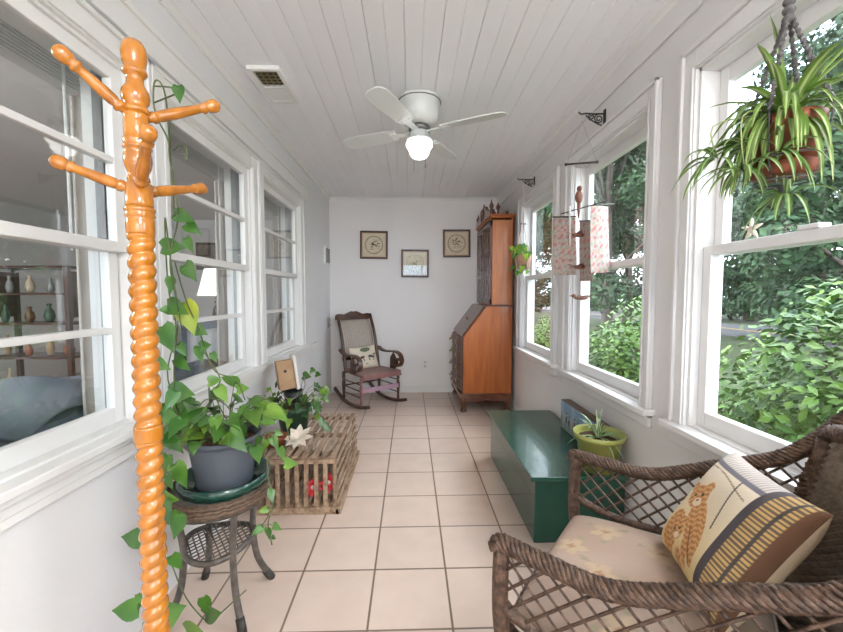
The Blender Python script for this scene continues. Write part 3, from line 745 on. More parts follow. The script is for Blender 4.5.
# cat pillow
q_top,q_right,q_left=V((.88,1.0,.785)),V((.79,.69,.80)),V((.72,1.04,.525))
def cats(u,v):
    # u along the lower-left to the top corner is vertical picture axis; v runs to the right corner
    # picture coordinates: X to the right, Y up, on a square standing on one corner
    X=(v-u)*.7071; Y=0
    return None
def cushion_cat():
    P0=q_left; ex=q_top-q_left; ey=(q_right-q_top)    # u: left->top , v: top->right
    c=(q_left+q_right)/2+V((0,0,0)); n=ex.cross(ey).normalized()
    if n.dot(EYE-c)<0: n=-n
    def paint(u,v):
        # across: u 0 (left-bottom edge) .. 1 (top-right edge); v 0 (left-top edge) .. 1 (right-bottom edge)
        if v>.965: return (.10,.045,.02)
        if v>.80:
            return (.05,.04,.035) if (v>.90 and v<.925) else ((.42,.27,.10) if int(u*64)%2 else (.10,.07,.045))
        if v>.735: return (.055,.045,.05)
        if u>.90: return (.45,.40,.36) if int(v*60)%2 else (.30,.26,.24)
        if u>.865: return (.12,.11,.13)
        if u>.45 and abs(v-.50-(1-u)*.25)<.008: return (.06,.05,.05)
        if abs(u-.80-.04*sin(v*6))<.006 and v<.7: return (.25,.18,.12)
        # the two cats sit on a diagonal of the cloth
        x=62*u+93*v-20; y=92*u-65*v+2
        E=lambda cx,cy,rx,ry,a=0: blob(x,y,cx,cy,rx,ry,a)
        fz=.5+.5*sin(y*1.25+1.6*sin(x*.45)+.8*sin(x*1.1)); fz2=.5+.5*sin(x*.9+y*.35); fur=lambda: tuple(lerp(a_,b_,fz*.75+fz2*.25) for a_,b_ in zip((.30,.115,.032),(.58,.32,.13)))
        if E(43,34,13,12) or E(34,45,5,7,.5) or E(54,41,5,7,-.5):
            if E(38,36,2,1.6) or E(48,35,2,1.6): return (.04,.05,.02)
            if E(43,30,1.8,1.3): return (.25,.06,.04)
            if E(43,28,5.5,4.5): return (.62,.50,.36)
            return fur()
        if E(27,1,9.5,9) or E(20,9,3.5,5,.4) or E(34,9,3.5,5,-.4):
            if E(23.5,2,1.6,1.4) or E(30.5,2,1.6,1.4): return (.04,.04,.02)
            if E(27,-4,4,3): return (.62,.50,.36)
            return fur()
        if E(49,4,12,28,.05) or E(40,-18,4,12) or E(50,-18,4.5,12):
            return (.16,.07,.03) if abs(x-45+ .1*y)<.8 and y<5 else fur()
        if E(18,2,13,22,-.5) or E(30,-22,5,8): return fur()
        t_=min(1,max(0,(1-u)*1.1)); t_=max(0,t_-.25)*1.1; return (lerp(.60,.58,t_),lerp(.52,.42,t_),lerp(.40,.17,t_))
    W=ex.length; Hh=ey.length
    fr=pillow_fn(c,ex,ey,n,W*1.06,Hh*1.06,.12)
    return pillow('cat_pillow',fr,150,paint,'square pillow printed with two orange cats and black striped border, on the wicker armchair','pillow')
cushion_cat()

# ------------------------------------------------------------------ wicker side table, saucer, pothos pot
tcx,tcy,tz=-.748,1.488,.487
t=thing('side_table',(tcx,tcy,0),'small round brown wicker side table holding the big potted pothos','side table')
m=MB(); m.lathe([(.150,tz-.012),(.165,tz-.005),(.165,tz),(.0,tz)],(tcx,tcy,0),40,caps=False)
m.lathe([(.0,tz-.03),(.16,tz-.03),(.182,tz-.055)],(tcx,tcy,0),40,caps=False); 
tp=build('tabletop',m,mat('brushed_top',(.075,.065,.052),.35,c2=(.11,.10,.085),scale=30),t)
m=MB()
for k,(rr_,zz) in enumerate(((.185,-.006),(.191,-.017),(.193,-.028),(.189,-.037),(.176,-.001))):
    P=[(tcx+rr_*cos(2*PI*q/60),tcy+rr_*sin(2*PI*q/60),tz+zz+.0018*(-1)**q) for q in range(60)]
    m.tube(P,.0072,6,closed=True)
build('woven_rim',m,mat('tan_wicker',(.060,.036,.022),.45,c2=(.14,.085,.052),scale=80,bump=.4,bscale=120),t)
legs=[]
for a in (-45,43,135,222):
    a=math.radians(a); u=V((cos(a),sin(a),0)); c=V((tcx,tcy,0))
    pts=spline([c+u*.155+V((0,0,tz-.05)),c+u*.138+V((0,0,.37)),c+u*.125+V((0,0,.265)),c+u*.14+V((0,0,.13)),c+u*.185+V((0,0,.03)),c+u*.20+V((0,0,.0))],5)
    lg=build('leg',MB().tube(pts,.0125,10),TABM,t); build('foot_cap',MB().tube([c+u*.175+V((0,0,.045)),c+u*.2+V((0,0,0))],.0155,10),mat('foot_cap',(.03,.028,.026),.6),lg); legs.append(c+u*.125)
# lower shelf of crossed wire in a leaf-shaped hoop
m=MB(); sh=[]
for k in range(40):
    a=2*PI*k/40; r_=.125+.0*cos(a); sh.append((tcx+r_*cos(a),tcy+r_*sin(a),.262+.012*cos(2*a)))
m.tube(sh,.011,8,closed=True); sf=build('shelf_hoop',m,TABM,t)
m=MB()
for q in range(-5,6):
    x=q*.021; L_=math.sqrt(max(0,.12**2-x*x))
    m.tube([(tcx+x*.8+L_*.6,tcy-x*.6+L_*.8,.262),(tcx+x*.8-L_*.6,tcy-x*.6-L_*.8,.262)],.0028,5)
    m.tube([(tcx-x*.8+L_*.6,tcy+x*.6*-1*-1-L_*.8,.238),(tcx-x*.8-L_*.6,tcy+x*.6*1-0+L_*.8,.238)],.0028,5) if False else m.tube([(tcx+x*.8+L_*.6,tcy+x*.6-L_*.8,.265),(tcx+x*.8-L_*.6,tcy+x*.6+L_*.8,.265)],.0028,5)
build('shelf_mesh',m,TABM,t)
DKGREEN=mat('dark_green_glaze',(.006,.045,.032),.18,coat=.5)
m=MB(); px_,py_=-.722,1.488
m.lathe([(.135,.0),(.158,.006),(.163,.046),(.157,.046),(.150,.012),(.001,.010)],(px_,py_,tz),48,mod=lambda a,z:1+(.012*cos(a*30) if z>.004 else 0))
tag(build('plant_saucer',m,DKGREEN,origin=(px_,py_,tz)),'dark green fluted saucer under the grey pothos pot','saucer')
POTB=V((px_,py_,tz+.0125))
t=thing('potted_pothos',POTB,'trailing pothos in ribbed blue-grey pot on the side table, vines climbing past the coat rack','potted plant')
prf=[(.098,0)]; hh=.187
for k in range(1,25): prf.append((lerp(.098,.122,k/25)+(.0016 if k%2 else 0),(hh-.022)*k/25))
prf+=[(.125,hh-.02),(.133,hh-.018),(.134,hh),(.126,hh),(.120,hh-.03),(.1,hh-.09)]
GREYPOT=mat('grey_pot',(.060,.072,.090),.42,c2=(.085,.098,.118),scale=5)
build('pot',MB().lathe(prf,POTB,48),GREYPOT,t)
m=MB(); m.lathe([(.12,hh-.04),(.115,hh-.025),(.06,hh-.018),(.001,hh-.015)],POTB,24)
for k in range(70):
    a=R.uniform(0,2*PI); r_=R.uniform(0,.108); m.ell(POTB+V((r_*cos(a),r_*sin(a),hh-.02)),(R.uniform(.004,.013),R.uniform(.004,.01),.006),6,4,.2)
build('soil',m,SOIL,t)
build('plant_marker',MB().beam(POTB+V((-.10,-.03,.12)),POTB+V((-.125,-.075,.19)),.045,.003,side=(1,-.3,0)),mat('tan_tag',(.35,.28,.20),.7),t)
fol=MB(); stm=MB(); rr=random.Random(11)
top0=POTB+V((0,0,hh-.01))
def lcol():
    k=rr.random(); b=rr.uniform(.75,1.25)
    return (b*.9,b,b*.9) if k<.7 else (b*1.9,b*1.45,b*1.3)
for k in range(64):
    a=rr.uniform(0,2*PI); el=rr.uniform(.12,1.2); L_=rr.uniform(.07,.19)
    p0=top0+V((cos(a),sin(a),0))*rr.uniform(.01,.07); dv=V((cos(a)*cos(el),sin(a)*cos(el),sin(el)))
    tip=p0+dv*L_+V((0,0,.02)); 
    if tip.x<-.965: tip.x=-.965
    stm.tube(spline([p0,p0+dv*L_*.5+V((0,0,.025)),tip],3),.0016,5)
    n=V((rr.uniform(-.3,.5),rr.uniform(-1,-.2),rr.uniform(.4,1))); dd=V((dv.x+rr.uniform(-.4,.4),dv.y+rr.uniform(-.5,.2),rr.uniform(-.5,.25)))
    s=rr.uniform(.045,.085); fol.leaf(tip,dd,n,s,s*.85,.3,.2,'heart',lcol())
def vine(px,seed,leaves=0,size=(.04,.07),r=.0022,leafdir=None):
    """px = list of (picture x, picture y, distance)"""
    P=spline([at(*q) for q in px],6); stm.tube(P,r,5)
    rr=random.Random(seed)
    for k in range(leaves):
        p=P[int(rr.uniform(.05,.95)*(len(P)-1))]; s=rr.uniform(*size)
        d1=V((rr.uniform(-1,1),rr.uniform(-.4,.2),rr.uniform(-.9,.1))); q=p+d1.normalized()*rr.uniform(.015,.04); q.x=max(q.x,-.96)
        stm.tube([p,q],.0013,5); fol.leaf(q,d1,V((rr.uniform(-.3,.4),-1,rr.uniform(.1,.7))),s,s*.8,.3,.2,'heart',lcol())
    return P
# vines climbing from the pot to the pegs of the coat rack
vine([(196,432,1.46),(178,415,1.38),(174,370,1.28),(178,315,1.20),(170,262,1.13),(178,215,1.08),(170,160,1.05),(168,140,1.04),(155,112,1.03),(154,84,1.02),(160,82,1.02),(166,100,1.02),(170,150,1.05),(174,210,1.08)],1)
vine([(190,436,1.44),(168,380,1.3),(176,330,1.22),(168,285,1.17),(165,218,1.12),(171,262,1.12),(177,300,1.16),(182,330,1.2)],2)
vine([(175,262,1.13),(186,300,1.18),(199,330,1.22),(206,352,1.26),(216,372,1.30),(236,380,1.34),(245,400,1.38)],3)
vine([(154,86,1.02),(168,87,1.01),(179,90,1.0)],4); vine([(153,103,1.03),(178,93,1.0)],5)
vine([(173,150,1.05),(181,145,1.04),(187,150,1.04),(186,161,1.04)],6)
vine([(232,430,1.45),(215,395,1.42),(220,378,1.4),(204,352,1.38)],12); vine([(240,430,1.5),(226,405,1.5),(205,400,1.45),(190,425,1.42)],13)
vine([(188,440,1.42),(170,425,1.34),(160,440,1.28),(166,475,1.27),(160,520,1.24),(150,560,1.20)],14,5,(.03,.05))
vine([(252,446,1.45),(266,455,1.42),(268,478,1.40),(274,500,1.38),(268,524,1.36),(272,545,1.36)],15,7,(.02,.038))
vine([(254,440,1.46),(270,432,1.44),(276,450,1.42),(284,462,1.42)],16,5,(.03,.045))
vine([(170,560,1.25),(182,590,1.22),(195,610,1.2),(210,622,1.2),(222,612,1.2),(246,590,1.22)],17)
vine([(236,425,1.5),(262,400,1.58),(280,410,1.62),(290,440,1.62)],18,5,(.035,.05))
# individual leaves: picture x, y, distance, size, heading (deg, 0=right, -90=down), tint
for x,y,dd_,s,ang,tint in (
 (183,216,1.08,.050,-10,0),(172,246,1.12,.062,10,0),(192,227,1.10,.045,-25,0),(189,243,1.12,.038,-65,0),(190,270,1.14,.055,-45,0),(171,283,1.16,.040,-100,0),
 (164,309,1.17,.027,180,0),(176,307,1.18,.068,-12,0),(188,314,1.2,.085,-75,2),(200,330,1.22,.050,-10,0),(167,335,1.22,.078,-55,0),(160,364,1.25,.055,-15,0),(182,348,1.25,.04,-60,0),
 (205,345,1.25,.045,20,0),(200,352,1.27,.045,-80,0),(182,362,1.3,.055,-35,0),(214,356,1.3,.03,-60,0),(180,392,1.33,.095,10,0),(172,398,1.3,.06,-120,0),(214,380,1.35,.05,20,1),(222,392,1.36,.055,-60,1),(242,388,1.4,.05,20,1),
 (170,415,1.3,.06,-10,0),(163,440,1.3,.04,-40,0),(179,92,1.0,.035,-85,0),(176,443,1.36,.06,-40,0),(165,465,1.30,.075,-100,0),(180,472,1.28,.075,-60,1),(168,497,1.22,.06,5,1),
 (136,536,1.19,.075,165,3),(165,510,1.2,.06,-70,3),(178,522,1.21,.075,-110,0),(150,540,1.2,.05,-100,3),(128,608,1.14,.075,170,0),(140,598,1.14,.03,-60,0),(166,612,1.10,.115,35,0),(206,603,1.2,.05,-70,0),(212,612,1.2,.075,30,0),(196,632,1.14,.09,10,1),(150,628,1.12,.06,-110,0),(176,560,1.25,.05,-60,0),
 (290,463,1.42,.05,10,1),(268,420,1.5,.05,-10,1),(262,405,1.5,.05,30,1),(282,452,1.45,.045,-60,1),(257,452,1.42,.06,-80,0),(241,432,1.42,.075,-85,0),(215,425,1.42,.075,-70,1),(236,438,1.36,.085,-40,0)):
    p=at(x,y,dd_); p.x=max(p.x,-.955); a=math.radians(ang); dv=RT*cos(a)+V((0,0,1))*sin(a)+FW*rr.uniform(-.35,.15)
    c={0:(.9,1.0,.9),1:(1.7,1.45,1.2),2:(4.0,2.0,1.0),3:(.7,.8,1.3)}[tint]; b_=rr.uniform(.85,1.15); c=tuple(q*b_ for q in c)
    pc=p-dv.normalized()*s*.35; pc.x=max(pc.x,-.96)
    fol.leaf(pc,dv,-FW+V((rr.uniform(-.25,.4),0,rr.uniform(.0,.5))),s,s*.85,.2,.22,'heart',c)
for o in (fol,stm):
    for i,p in enumerate(o.v):
        if p.x<-.965: o.v[i]=V((-.965,p.y,p.z))
build('stems',stm,STEM,t); build('foliage',fol,LEAF,t)

# ------------------------------------------------------------------ coat rack
RX,RY=-.596,.88
t=thing('coat_rack',(RX,RY,0),'glossy honey-coloured wooden coat rack with barley-twist post and turned pegs','coat rack')
m=MB()
def turned(m,prof,n=28): m.lathe([(r_*.88,z_) for r_,z_ in prof],(RX,RY,0),n)
turned(m,[(.008,1.770),(.019,1.764),(.026,1.752),(.028,1.738),(.026,1.722),(.022,1.708),(.026,1.704),(.027,1.699),(.024,1.695),(.019,1.690),(.018,1.682),(.021,1.672),(.029,1.660),(.031,1.648),(.028,1.636),(.022,1.628),(.027,1.624),(.028,1.618),(.024,1.614)][::-1])
build('finial',m,ORANGE,t)
m=MB()
turned(m,[(.024,1.614),(.027,1.610),(.028,1.606),(.026,1.602),(.0275,1.596),(.028,1.575),(.027,1.562),(.030,1.558),(.031,1.552),(.028,1.547),(.031,1.543),(.031,1.538),(.026,1.535),(.030,1.525),(.031,1.512),(.027,1.495),(.022,1.486),(.021,1.480),(.024,1.476),(.025,1.470),(.022,1.467),(.029,1.462),(.030,1.42),(.030,1.412)][::-1])
turned(m,[(.0305,1.412),(.033,1.409),(.033,1.404),(.030,1.401),(.032,1.397),(.032,1.392),(.029,1.389),(.031,1.384),(.031,1.358),(.029,1.352)][::-1])
build('upper_post',m,ORANGE,t)
def twist(m,z0,z1,pitch=.031,r0=.0272,dep=.0048):
    n=int((z1-z0)/.0028); nt_=28; rings=[]
    for i in range(n+1):
        z=lerp(z0,z1,i/n); fade=min(1,(z-z0)/.012,(z1-z)/.012); fade=max(fade,0)
        rings.append([m.av((RX+(r0-dep*fade*(1-abs(cos(.5*(2*PI*z/pitch-th)))**1.0)*1.25)*cos(th),RY+(r0-dep*fade*(1-abs(cos(.5*(2*PI*z/pitch-th))))*1.25)*sin(th),z)) for th in [2*PI*q/nt_ for q in range(nt_)]])
    for A,B in zip(rings,rings[1:]):
        for j in range(nt_): m.af([A[j],A[(j+1)%nt_],B[(j+1)%nt_],B[j]],True)
    m.af(rings[0][::-1]); m.af(rings[-1])
m=MB(); twist(m,.925,1.353); turned(m,[(.031,.925),(.032,.920),(.0325,.893),(.0305,.888)][::-1]); twist(m,.44,.889); build('twisted_post',m,ORANGE,t)
m=MB(); turned(m,[(.03,.10),(.034,.11),(.034,.30),(.03,.315),(.036,.33),(.036,.345),(.024,.36),(.030,.40),(.031,.44)]); turned(m,[(.022,.07),(.03,.10)]); build('lower_post',m,ORANGE,t)
for a in (45,135,225,315):
    a=math.radians(a+8); u=V((cos(a),sin(a),0)); c=V((RX,RY,0))
    p=spline([c+u*.025+V((0,0,.26)),c+u*.07+V((0,0,.24)),c+u*.13+V((0,0,.13)),c+u*.18+V((0,0,.05)),c+u*.22+V((0,0,.016))],5)
    m=MB()
    for k in range(len(p)-1): m.beam(p[k],p[k+1]+(p[k+1]-p[k])*.1,.028,.034,side=u.cross(V((0,0,1))))
    m.ell(c+u*.225+V((0,0,.018)),(.022,.022,.018),12,8); build('leg',m,ORANGE,t)
for zr,off in ((1.598,(-.08,-.093,.092)),(1.598,(.118,.112,.088)),(1.445,(-.155,-.026,.058)),(1.445,(.045,.180,.058)),(1.445,(.100,-.115,.088))):
    o_=V(off); L_=o_.length; m=MB()
    m.lathe([(.008,.0),(.0085,.030),(.013,.034),(.013,.040),(.010,.043),(.012,.050),(.0125,L_*.45),(.0095,L_-.045),(.009,L_-.038),(.013,L_-.034),(.013,L_-.030),(.009,L_-.026),(.0135,L_-.020),(.0155,L_-.010),(.0145,L_),(.009,L_+.006),(.001,L_+.008)],(RX,RY,zr),18,axis=o_)
    build('peg',m,ORANGE,t)

# ------------------------------------------------------------------ lobster-trap crate
cx0,cx1,cy0,cy1,chh=-.865,-.420,2.13,2.90,.315
t=thing('slatted_crate',((cx0+cx1)/2,(cy0+cy1)/2,0),'long weathered wooden lath crate like a lobster trap on the tile floor','crate')
rr=random.Random(3); jig=lambda a=.004: rr.uniform(-a,a)
m=MB()
for yy in (cy0+.02,(cy0+cy1)/2,cy1-.02):
    m=MB(); m.box(cx0,cx1,yy-.022,yy+.022,.0,.035); m.box(cx0,cx1,yy-.016,yy+.016,chh-.03,chh-.008)
    for xx in (cx0+.012,cx1-.012): m.tube([(xx,yy,.02),(xx,yy,chh-.01)],.013,8)
    build('frame',m,CRATE,t,bev=.003)
nx=9
m=MB()
for k in range(nx):
    x=lerp(cx0+.02,cx1-.018,k/(nx-1)); m.beam((x+jig(),cy0-.022,chh-.0+.006*sin(PI*k/(nx-1))),(x+jig(),(cy0+cy1)/2+.01,chh+.006*sin(PI*k/(nx-1))),.030,.010,side=(1,0,0))
    m.beam((x+jig(),(cy0+cy1)/2+.015,chh+.003*rr.random()),(x+jig(),cy1+.015,chh),.030,.010,side=(1,0,0))
build('top_slats',m,CRATE,t,bev=.002)
m=MB()
for k in range(nx-1):
    x=lerp(cx0+.012,cx1-.06,k/(nx-2)); m.beam((x+jig(),cy0-.006,.03),(x+jig(.006),cy0-.006,chh-.008),.024,.010,side=(1,0,0))
m.box(cx0-.02,cx1+.02,cy0-.03,cy0-.0,.0,.035); m.box(cx0-.01,cx1+.01,cy0-.025,cy0-.005,chh-.03,chh-.006)
build('end_slats',m,CRATE,t,bev=.002)
m=MB()
for xx in (cx1+.006,cx0-.006):
    m=MB()
    for k in range(5):
        z=lerp(.05,chh-.03,k/4); m.beam((xx,cy0-.01,z+jig()),(xx,cy1+.01,z+jig()),.010,.024,side=(1,0,0))
    if xx>cx1: m.box(cx1+.0,cx1+.03,cy0-.03,cy1+.02,.0,.03)
    build('side_slats',m,CRATE,t,bev=.002)
m=MB()
for k in range(nx): 
    x=lerp(cx0+.02,cx1-.018,k/(nx-1)); m.box(x-.016,x+.016,cy0,cy1,.036,.044)
build('floor_slats',m,CRATE,t)
m=MB()   # knotted netting inside
for k in range(24):
    for q in range(2):
        pts=[]
        for j in range(9):
            z=.05+.24*j/8; y=cy0+.06+k*.029+(.028*j/8*3 if q else -.028*j/8*3); 
            if cy0+.02<y<cy1-.02: pts.append((cx1-.03-.03*sin(j/8*PI),y,z))
        if len(pts)>1: m.tube(pts,.0018,4)
for k in range(14):
    y=cy0+.05; x=cx0+.04+k*.028
    m.tube([(x,cy0+.30,.06),(lerp(x,(cx0+cx1)/2,.5),cy0+.33,.17),(x,cy0+.30,.29)],.0018,4)
build('netting',m,mat('twine',(.16,.13,.10),.8),t)
# red silk flowers lying inside
RED=mat('red_petal',(.70,.02,.035),.5,c2=(.80,.10,.12),scale=30)
def flower(m,c,r,n,tilt,W=.5,seed=0,k='oval',up=.4):
    rr=random.Random(seed)
    for ring in (0,1):
        for q in range(n):
            a=2*PI*(q+.5*ring)/n+rr.uniform(-.1,.1); d=V((cos(a),sin(a),up+ring*.7)); d=tilt@d
            m.leaf(c,d,tilt@V((0,0,1)),r*(1-.25*ring)*rr.uniform(.85,1.1),r*W,.1,.15,k)
FT=Matrix.Rotation(math.radians(60),3,'X')
for c,lab,sd in (((-.565,2.20,.105),'left of the red artificial blooms lying inside the crate',1),((-.475,2.215,.125),'largest red artificial bloom, nearest the crate corner',2),):
    m=MB(); flower(m,V(c),.065,8,FT,.55,sd,up=.5)
    for q in range(5): m.leaf(V(c),V((R.uniform(-1,1),-.3,-1)),V((0,-1,.3)),.05,.04,.1)
    tt=build('artificial_flower',m,RED,origin=c); tag(tt,lab,'artificial flower','red artificial blooms in the crate')
    ORG[tt.name]=V(c); build('stamen',MB().ell(V(c)+V((0,-.02,.01)),.012,8,6),mat('white_stamen',(.7,.62,.6),.6),tt)
# things on the crate
CT=chh+.011
cz0=V((-.77,2.53,CT))
t=thing('potted_ivy',cz0,'dark green pot of dark-leaved ivy standing on the slatted crate','potted plant')
build('pot',MB().lathe(potprof(.082,.112,.165,rim=.008,rh=.025),cz0,32),mat('olive_pot',(.035,.085,.05),.35,c2=(.05,.11,.065),scale=5),t)
build('soil',MB().lathe([(.10,.13),(.09,.145),(.001,.15)],cz0,16),SOIL,t)
fol=MB(); stm=MB(); rr=random.Random(21)
for k in range(60):
    a=rr.uniform(0,2*PI); el=rr.uniform(-.2,.9); L_=rr.uniform(.08,.20)
    p0=cz0+V((cos(a)*.05,sin(a)*.05,.15)); dv=V((cos(a)*cos(el),sin(a)*cos(el),sin(el))); tip=p0+dv*L_; tip.x=max(tip.x,-.93)
    stm.tube(spline([p0,p0+dv*L_*.5+V((0,0,.03)),tip],3),.0014,5)
    s=rr.uniform(.035,.065); b=rr.uniform(.6,1.1); c=(b*.7,b*.85,b*1.3) if rr.random()<.65 else (b*1.9,b*1.5,b)
    dd=V((dv.x,dv.y-.3,rr.uniform(-.9,.1))); tip.x=max(tip.x,-.90)
    fol.leaf(tip,dd,V((rr.uniform(-.2,.4),-1,.8)),s,s*.85,.4,.2,'lobe',c)
P=spline([cz0+V((.06,-.02,.17)),cz0+V((.13,-.0,.14)),cz0+V((.19,-.0,.08)),cz0+V((.22,.0,.03))],5); stm.tube(P,.002,5)
for p in P[::3]:
    for q in range(2):
        s=rr.uniform(.04,.06); fol.leaf(p,V((rr.uniform(-.6,.9),-.4,-.9)),V((.2,-1,.5)),s,s*.6,.3,.2,'oval',(.6,.8,1.1))
P=spline([cz0+V((.04,.0,.17)),cz0+V((.03,.10,.30)),cz0+V((.08,.14,.355))],5); stm.tube(P,.002,5)
for dx,dz,s in ((.05,.335,.075),(.10,.375,.05),(.135,.345,.05)): fol.leaf(cz0+V((dx-.02,.14,dz)),V((.5,-.3,.1)),V((.1,-1,.5)),s,s*.85,.2,.2,'heart',(1,1.1,.9))
for p_ in fol.v: 
    if p_.x<-.925: p_.x=-.925
build('stems',stm,STEM,t); build('foliage',fol,LEAF,t)
# little wooden bird box on a dark cup, on a stake in the ivy pot
t=thing('bird_box',cz0+V((0,0,.15)),'small tilted pale wooden box in a black cup, standing in the ivy pot','bird box')
T=Matrix.Translation(cz0+V((-.03,-.01,.285)))@Matrix.Rotation(-.12,4,'Y')@Matrix.Rotation(.5,4,'Z')@Matrix.Scale(1.2,4)
m=MB(T); m.box(-.048,.035,-.035,.035,-.0,.155); build('box_body',m,mat('pale_wood',(.42,.27,.15),.7,c2=(.32,.19,.10),scale=12),t,bev=.003)
m=MB(T); m.box(.037,.052,-.045,.045,-.01,.175); build('side_board',m,mat('bleached_wood',(.62,.58,.52),.7),t,bev=.002)
m=MB(T); m.lathe([(.008,0),(.008,.004)],(-.01,-.036,.10),12,axis=(0,-1,0)); build('entrance_hole',m,BLACK,t)
m=MB(); m.lathe([(.035,.19),(.055,.20),(.06,.27),(.054,.27),(.045,.215)],cz0+V((-.0,0,0)),20); m.tube([cz0+V((0,0,.14)),cz0+V((0,0,.2))],.008,8); build('cup',m,BLACK,t)
m=MB(); m.tube(spline([cz0+V((-.05,-.045,.25)),cz0+V((0,-.075,.225)),cz0+V((.055,-.03,.255)),cz0+V((.075,.0,.30)),cz0+V((.07,.0,.36))],5),.004,6); build('wire_handle',m,mat('wire',(.3,.27,.24),.4,.6),t)
# white artificial lily bloom and terracotta dish
LILY=mat('cream_petal',(.72,.62,.48),.6,c2=(.80,.74,.66),scale=15)
c=V((-.672,2.28,CT+.035)); m=MB(); flower(m,c,.10,8,Matrix.Rotation(.5,3,'X'),.42,5,up=.35); m.lathe([(.03,-.033),(.012,-.01),(.006,.0)],c,10)
tt=build('artificial_lily',m,LILY,origin=c); tag(tt,'cream pointed-petal artificial lily lying on top of the crate','artificial flower')
m=MB(); c=V((-.80,2.28,CT)); m.lathe([(.035,0),(.05,.004),(.062,.045),(.066,.06),(.060,.06),(.05,.02),(.001,.012)],c,24)
tag(build('terracotta_dish',m,TERRA,origin=c),'small terracotta dish on the crate behind the pothos','dish')
m=MB(); c=V((-.80,2.28,CT+.0135))
for k in range(9): m.ell(c+V((R.uniform(-.02,.02),R.uniform(-.02,.02),.014+.004*k*.6)),(R.uniform(.008,.015),.008,.007),7,5,.15)
tag(build('pebbles',m,mat('pale_pebble',(.62,.45,.38),.6,c2=(.75,.66,.60),scale=8),origin=c),'pale pink pebbles heaped in the small terracotta dish','pebbles',kind='stuff')
# ------------------------------------------------------------------ brackets, hanging plants, mobile
def bracket(y,z,label):
    t=thing('wall_bracket',(XR,y,z),label,'bracket','black scroll brackets on the window wall')
    build('wall_plate',MB().box(XR-.008,XR,y-.010,y+.010,z-.055,z+.045),BLACK,t,bev=.002)
    m=MB(); m.tube(spline([(XR-.008,y,z+.022),(XR-.06,y,z+.02),(XR-.11,y,z+.022),(XR-.135,y,z+.018),(XR-.15,y,z+.03)],4),.0048,6)
    build('arm',m,BLACK,t)
    def scroll(cx,cz,r,a0,turn,n=26):
        return [(cx+r*(1-.75*k/n)*cos(a0+turn*k/n),y,cz+r*(1-.75*k/n)*sin(a0+turn*k/n)) for k in range(n+1)]
    m=MB(); m.tube(scroll(XR-.036,z-.006,.026,PI*.5,4*PI*.85),.0038,6); m.tube(scroll(XR-.078,z+.004,.019,-PI*.5,-3.4*PI),.0034,6)
    m.tube(spline([(XR-.008,y,z-.045),(XR-.035,y,z-.036),(XR-.07,y,z-.018),(XR-.11,y,z+.012)],4),.004,6)
    build('scroll',m,BLACK,t)
bracket(3.38,2.2,'black scroll bracket at the far end, holding the small hanging plant')
bracket(2.165,2.2,'black scroll bracket above the middle right window, holding the bird mobile')
bracket(.93,2.2,'black scroll bracket high above the near window, holding the large hanging plant')
# large hanging spider plant
hc=V((.906,.93,1.578))
t=thing('hanging_spider_plant',hc,'large spider plant in a terracotta bowl hung by knotted dark cords near the window','hanging plant')
build('pot',MB().lathe([(.040,-.068),(.050,-.070),(.055,-.042),(.057,-.037),(.060,-.037),(.070,.040),(.072,.043),(.073,.062),(.067,.062),(.065,.04),(.05,.0)],hc,36),mat('banded_terracotta',(.22,.062,.022),.6,c2=(.14,.036,.013),scale=6,stretch=(1,1,5),bump=.1),t)
m=MB(); 
build('pot_saucer',MB().lathe([(.045,-.074),(.060,-.070),(.067,-.046),(.063,-.046),(.054,-.062)],hc,36),TERRA,t)
build('soil',MB().lathe([(.066,.048),(.06,.054),(.001,.060)],hc,18),SOIL,t)
MAC=mat('dark_macrame',(.075,.07,.075),.8,c2=(.15,.14,.14),scale=60)
m=MB(); topk=V((.90,.93,1.895))
for k in range(4):
    a=math.radians(25+90*k); u=V((cos(a),sin(a),0))
    pts=[topk,topk.lerp(hc+u*.080+V((0,0,.07)),.5),hc+u*.083+V((0,0,.07)),hc+u*.074+V((0,0,-.045)),hc+u*.05+V((0,0,-.084)),hc+V((0,0,-.092))]
    rope(m,pts[:3],.0032,2,.0028,.03,3); m.tube(pts[2:],.0022,5)
    for q in (.35,.45,.55,.65,.75,.85,.95): m.ell(topk.lerp(pts[2],q),(.0062,.0062,.007),7,5)
m.tube([hc+V((.079*cos(2*PI*k/24),.079*sin(2*PI*k/24),-.035)) for k in range(24)],.0022,5,closed=True)
m.tube([hc+V((.055*cos(2*PI*k/24),.055*sin(2*PI*k/24),-.084)) for k in range(24)],.0022,5,closed=True)
rope(m,[topk,V((.91,.93,2.0)),V((.938,.93,2.224))],.005,3,.004,.03)
for q in range(3): m.ell(topk+V((0,0,-.02+.02*q)),(.013,.013,.012),8,6)
m.ell(hc+V((0,0,-.10)),(.010,.010,.012),8,6)
for k in range(7): a=k; m.tube(spline([hc+V((0,0,-.1)),hc+V((.01*cos(a),.01*sin(a),-.125)),hc+V((.02*cos(a),.02*sin(a),-.15))],2),.0018,4)
build('macrame_hanger',m,MAC,t)
m=MB(); m.col=(.30,.36,.13); spiderleaves(m,hc+V((0,0,.06)),54,.14,.24,.0105,(-.3,1.2),seed=9,sector=(PI*.45,PI*1.55),droop=2.2,gg=(.13,.24,.04),cc=(.55,.62,.30))
spiderleaves(m,hc+V((0,0,.06)),16,.14,.30,.010,(.7,1.5),seed=10,droop=.9,gg=(.13,.24,.04),cc=(.55,.62,.30))
spiderleaves(m,hc+V((.02,.0,.06)),9,.14,.22,.008,(.1,.9),seed=12,sector=(-1.2,1.0),droop=1.0,gg=(.13,.24,.04),cc=(.5,.58,.30))
rr=random.Random(6)
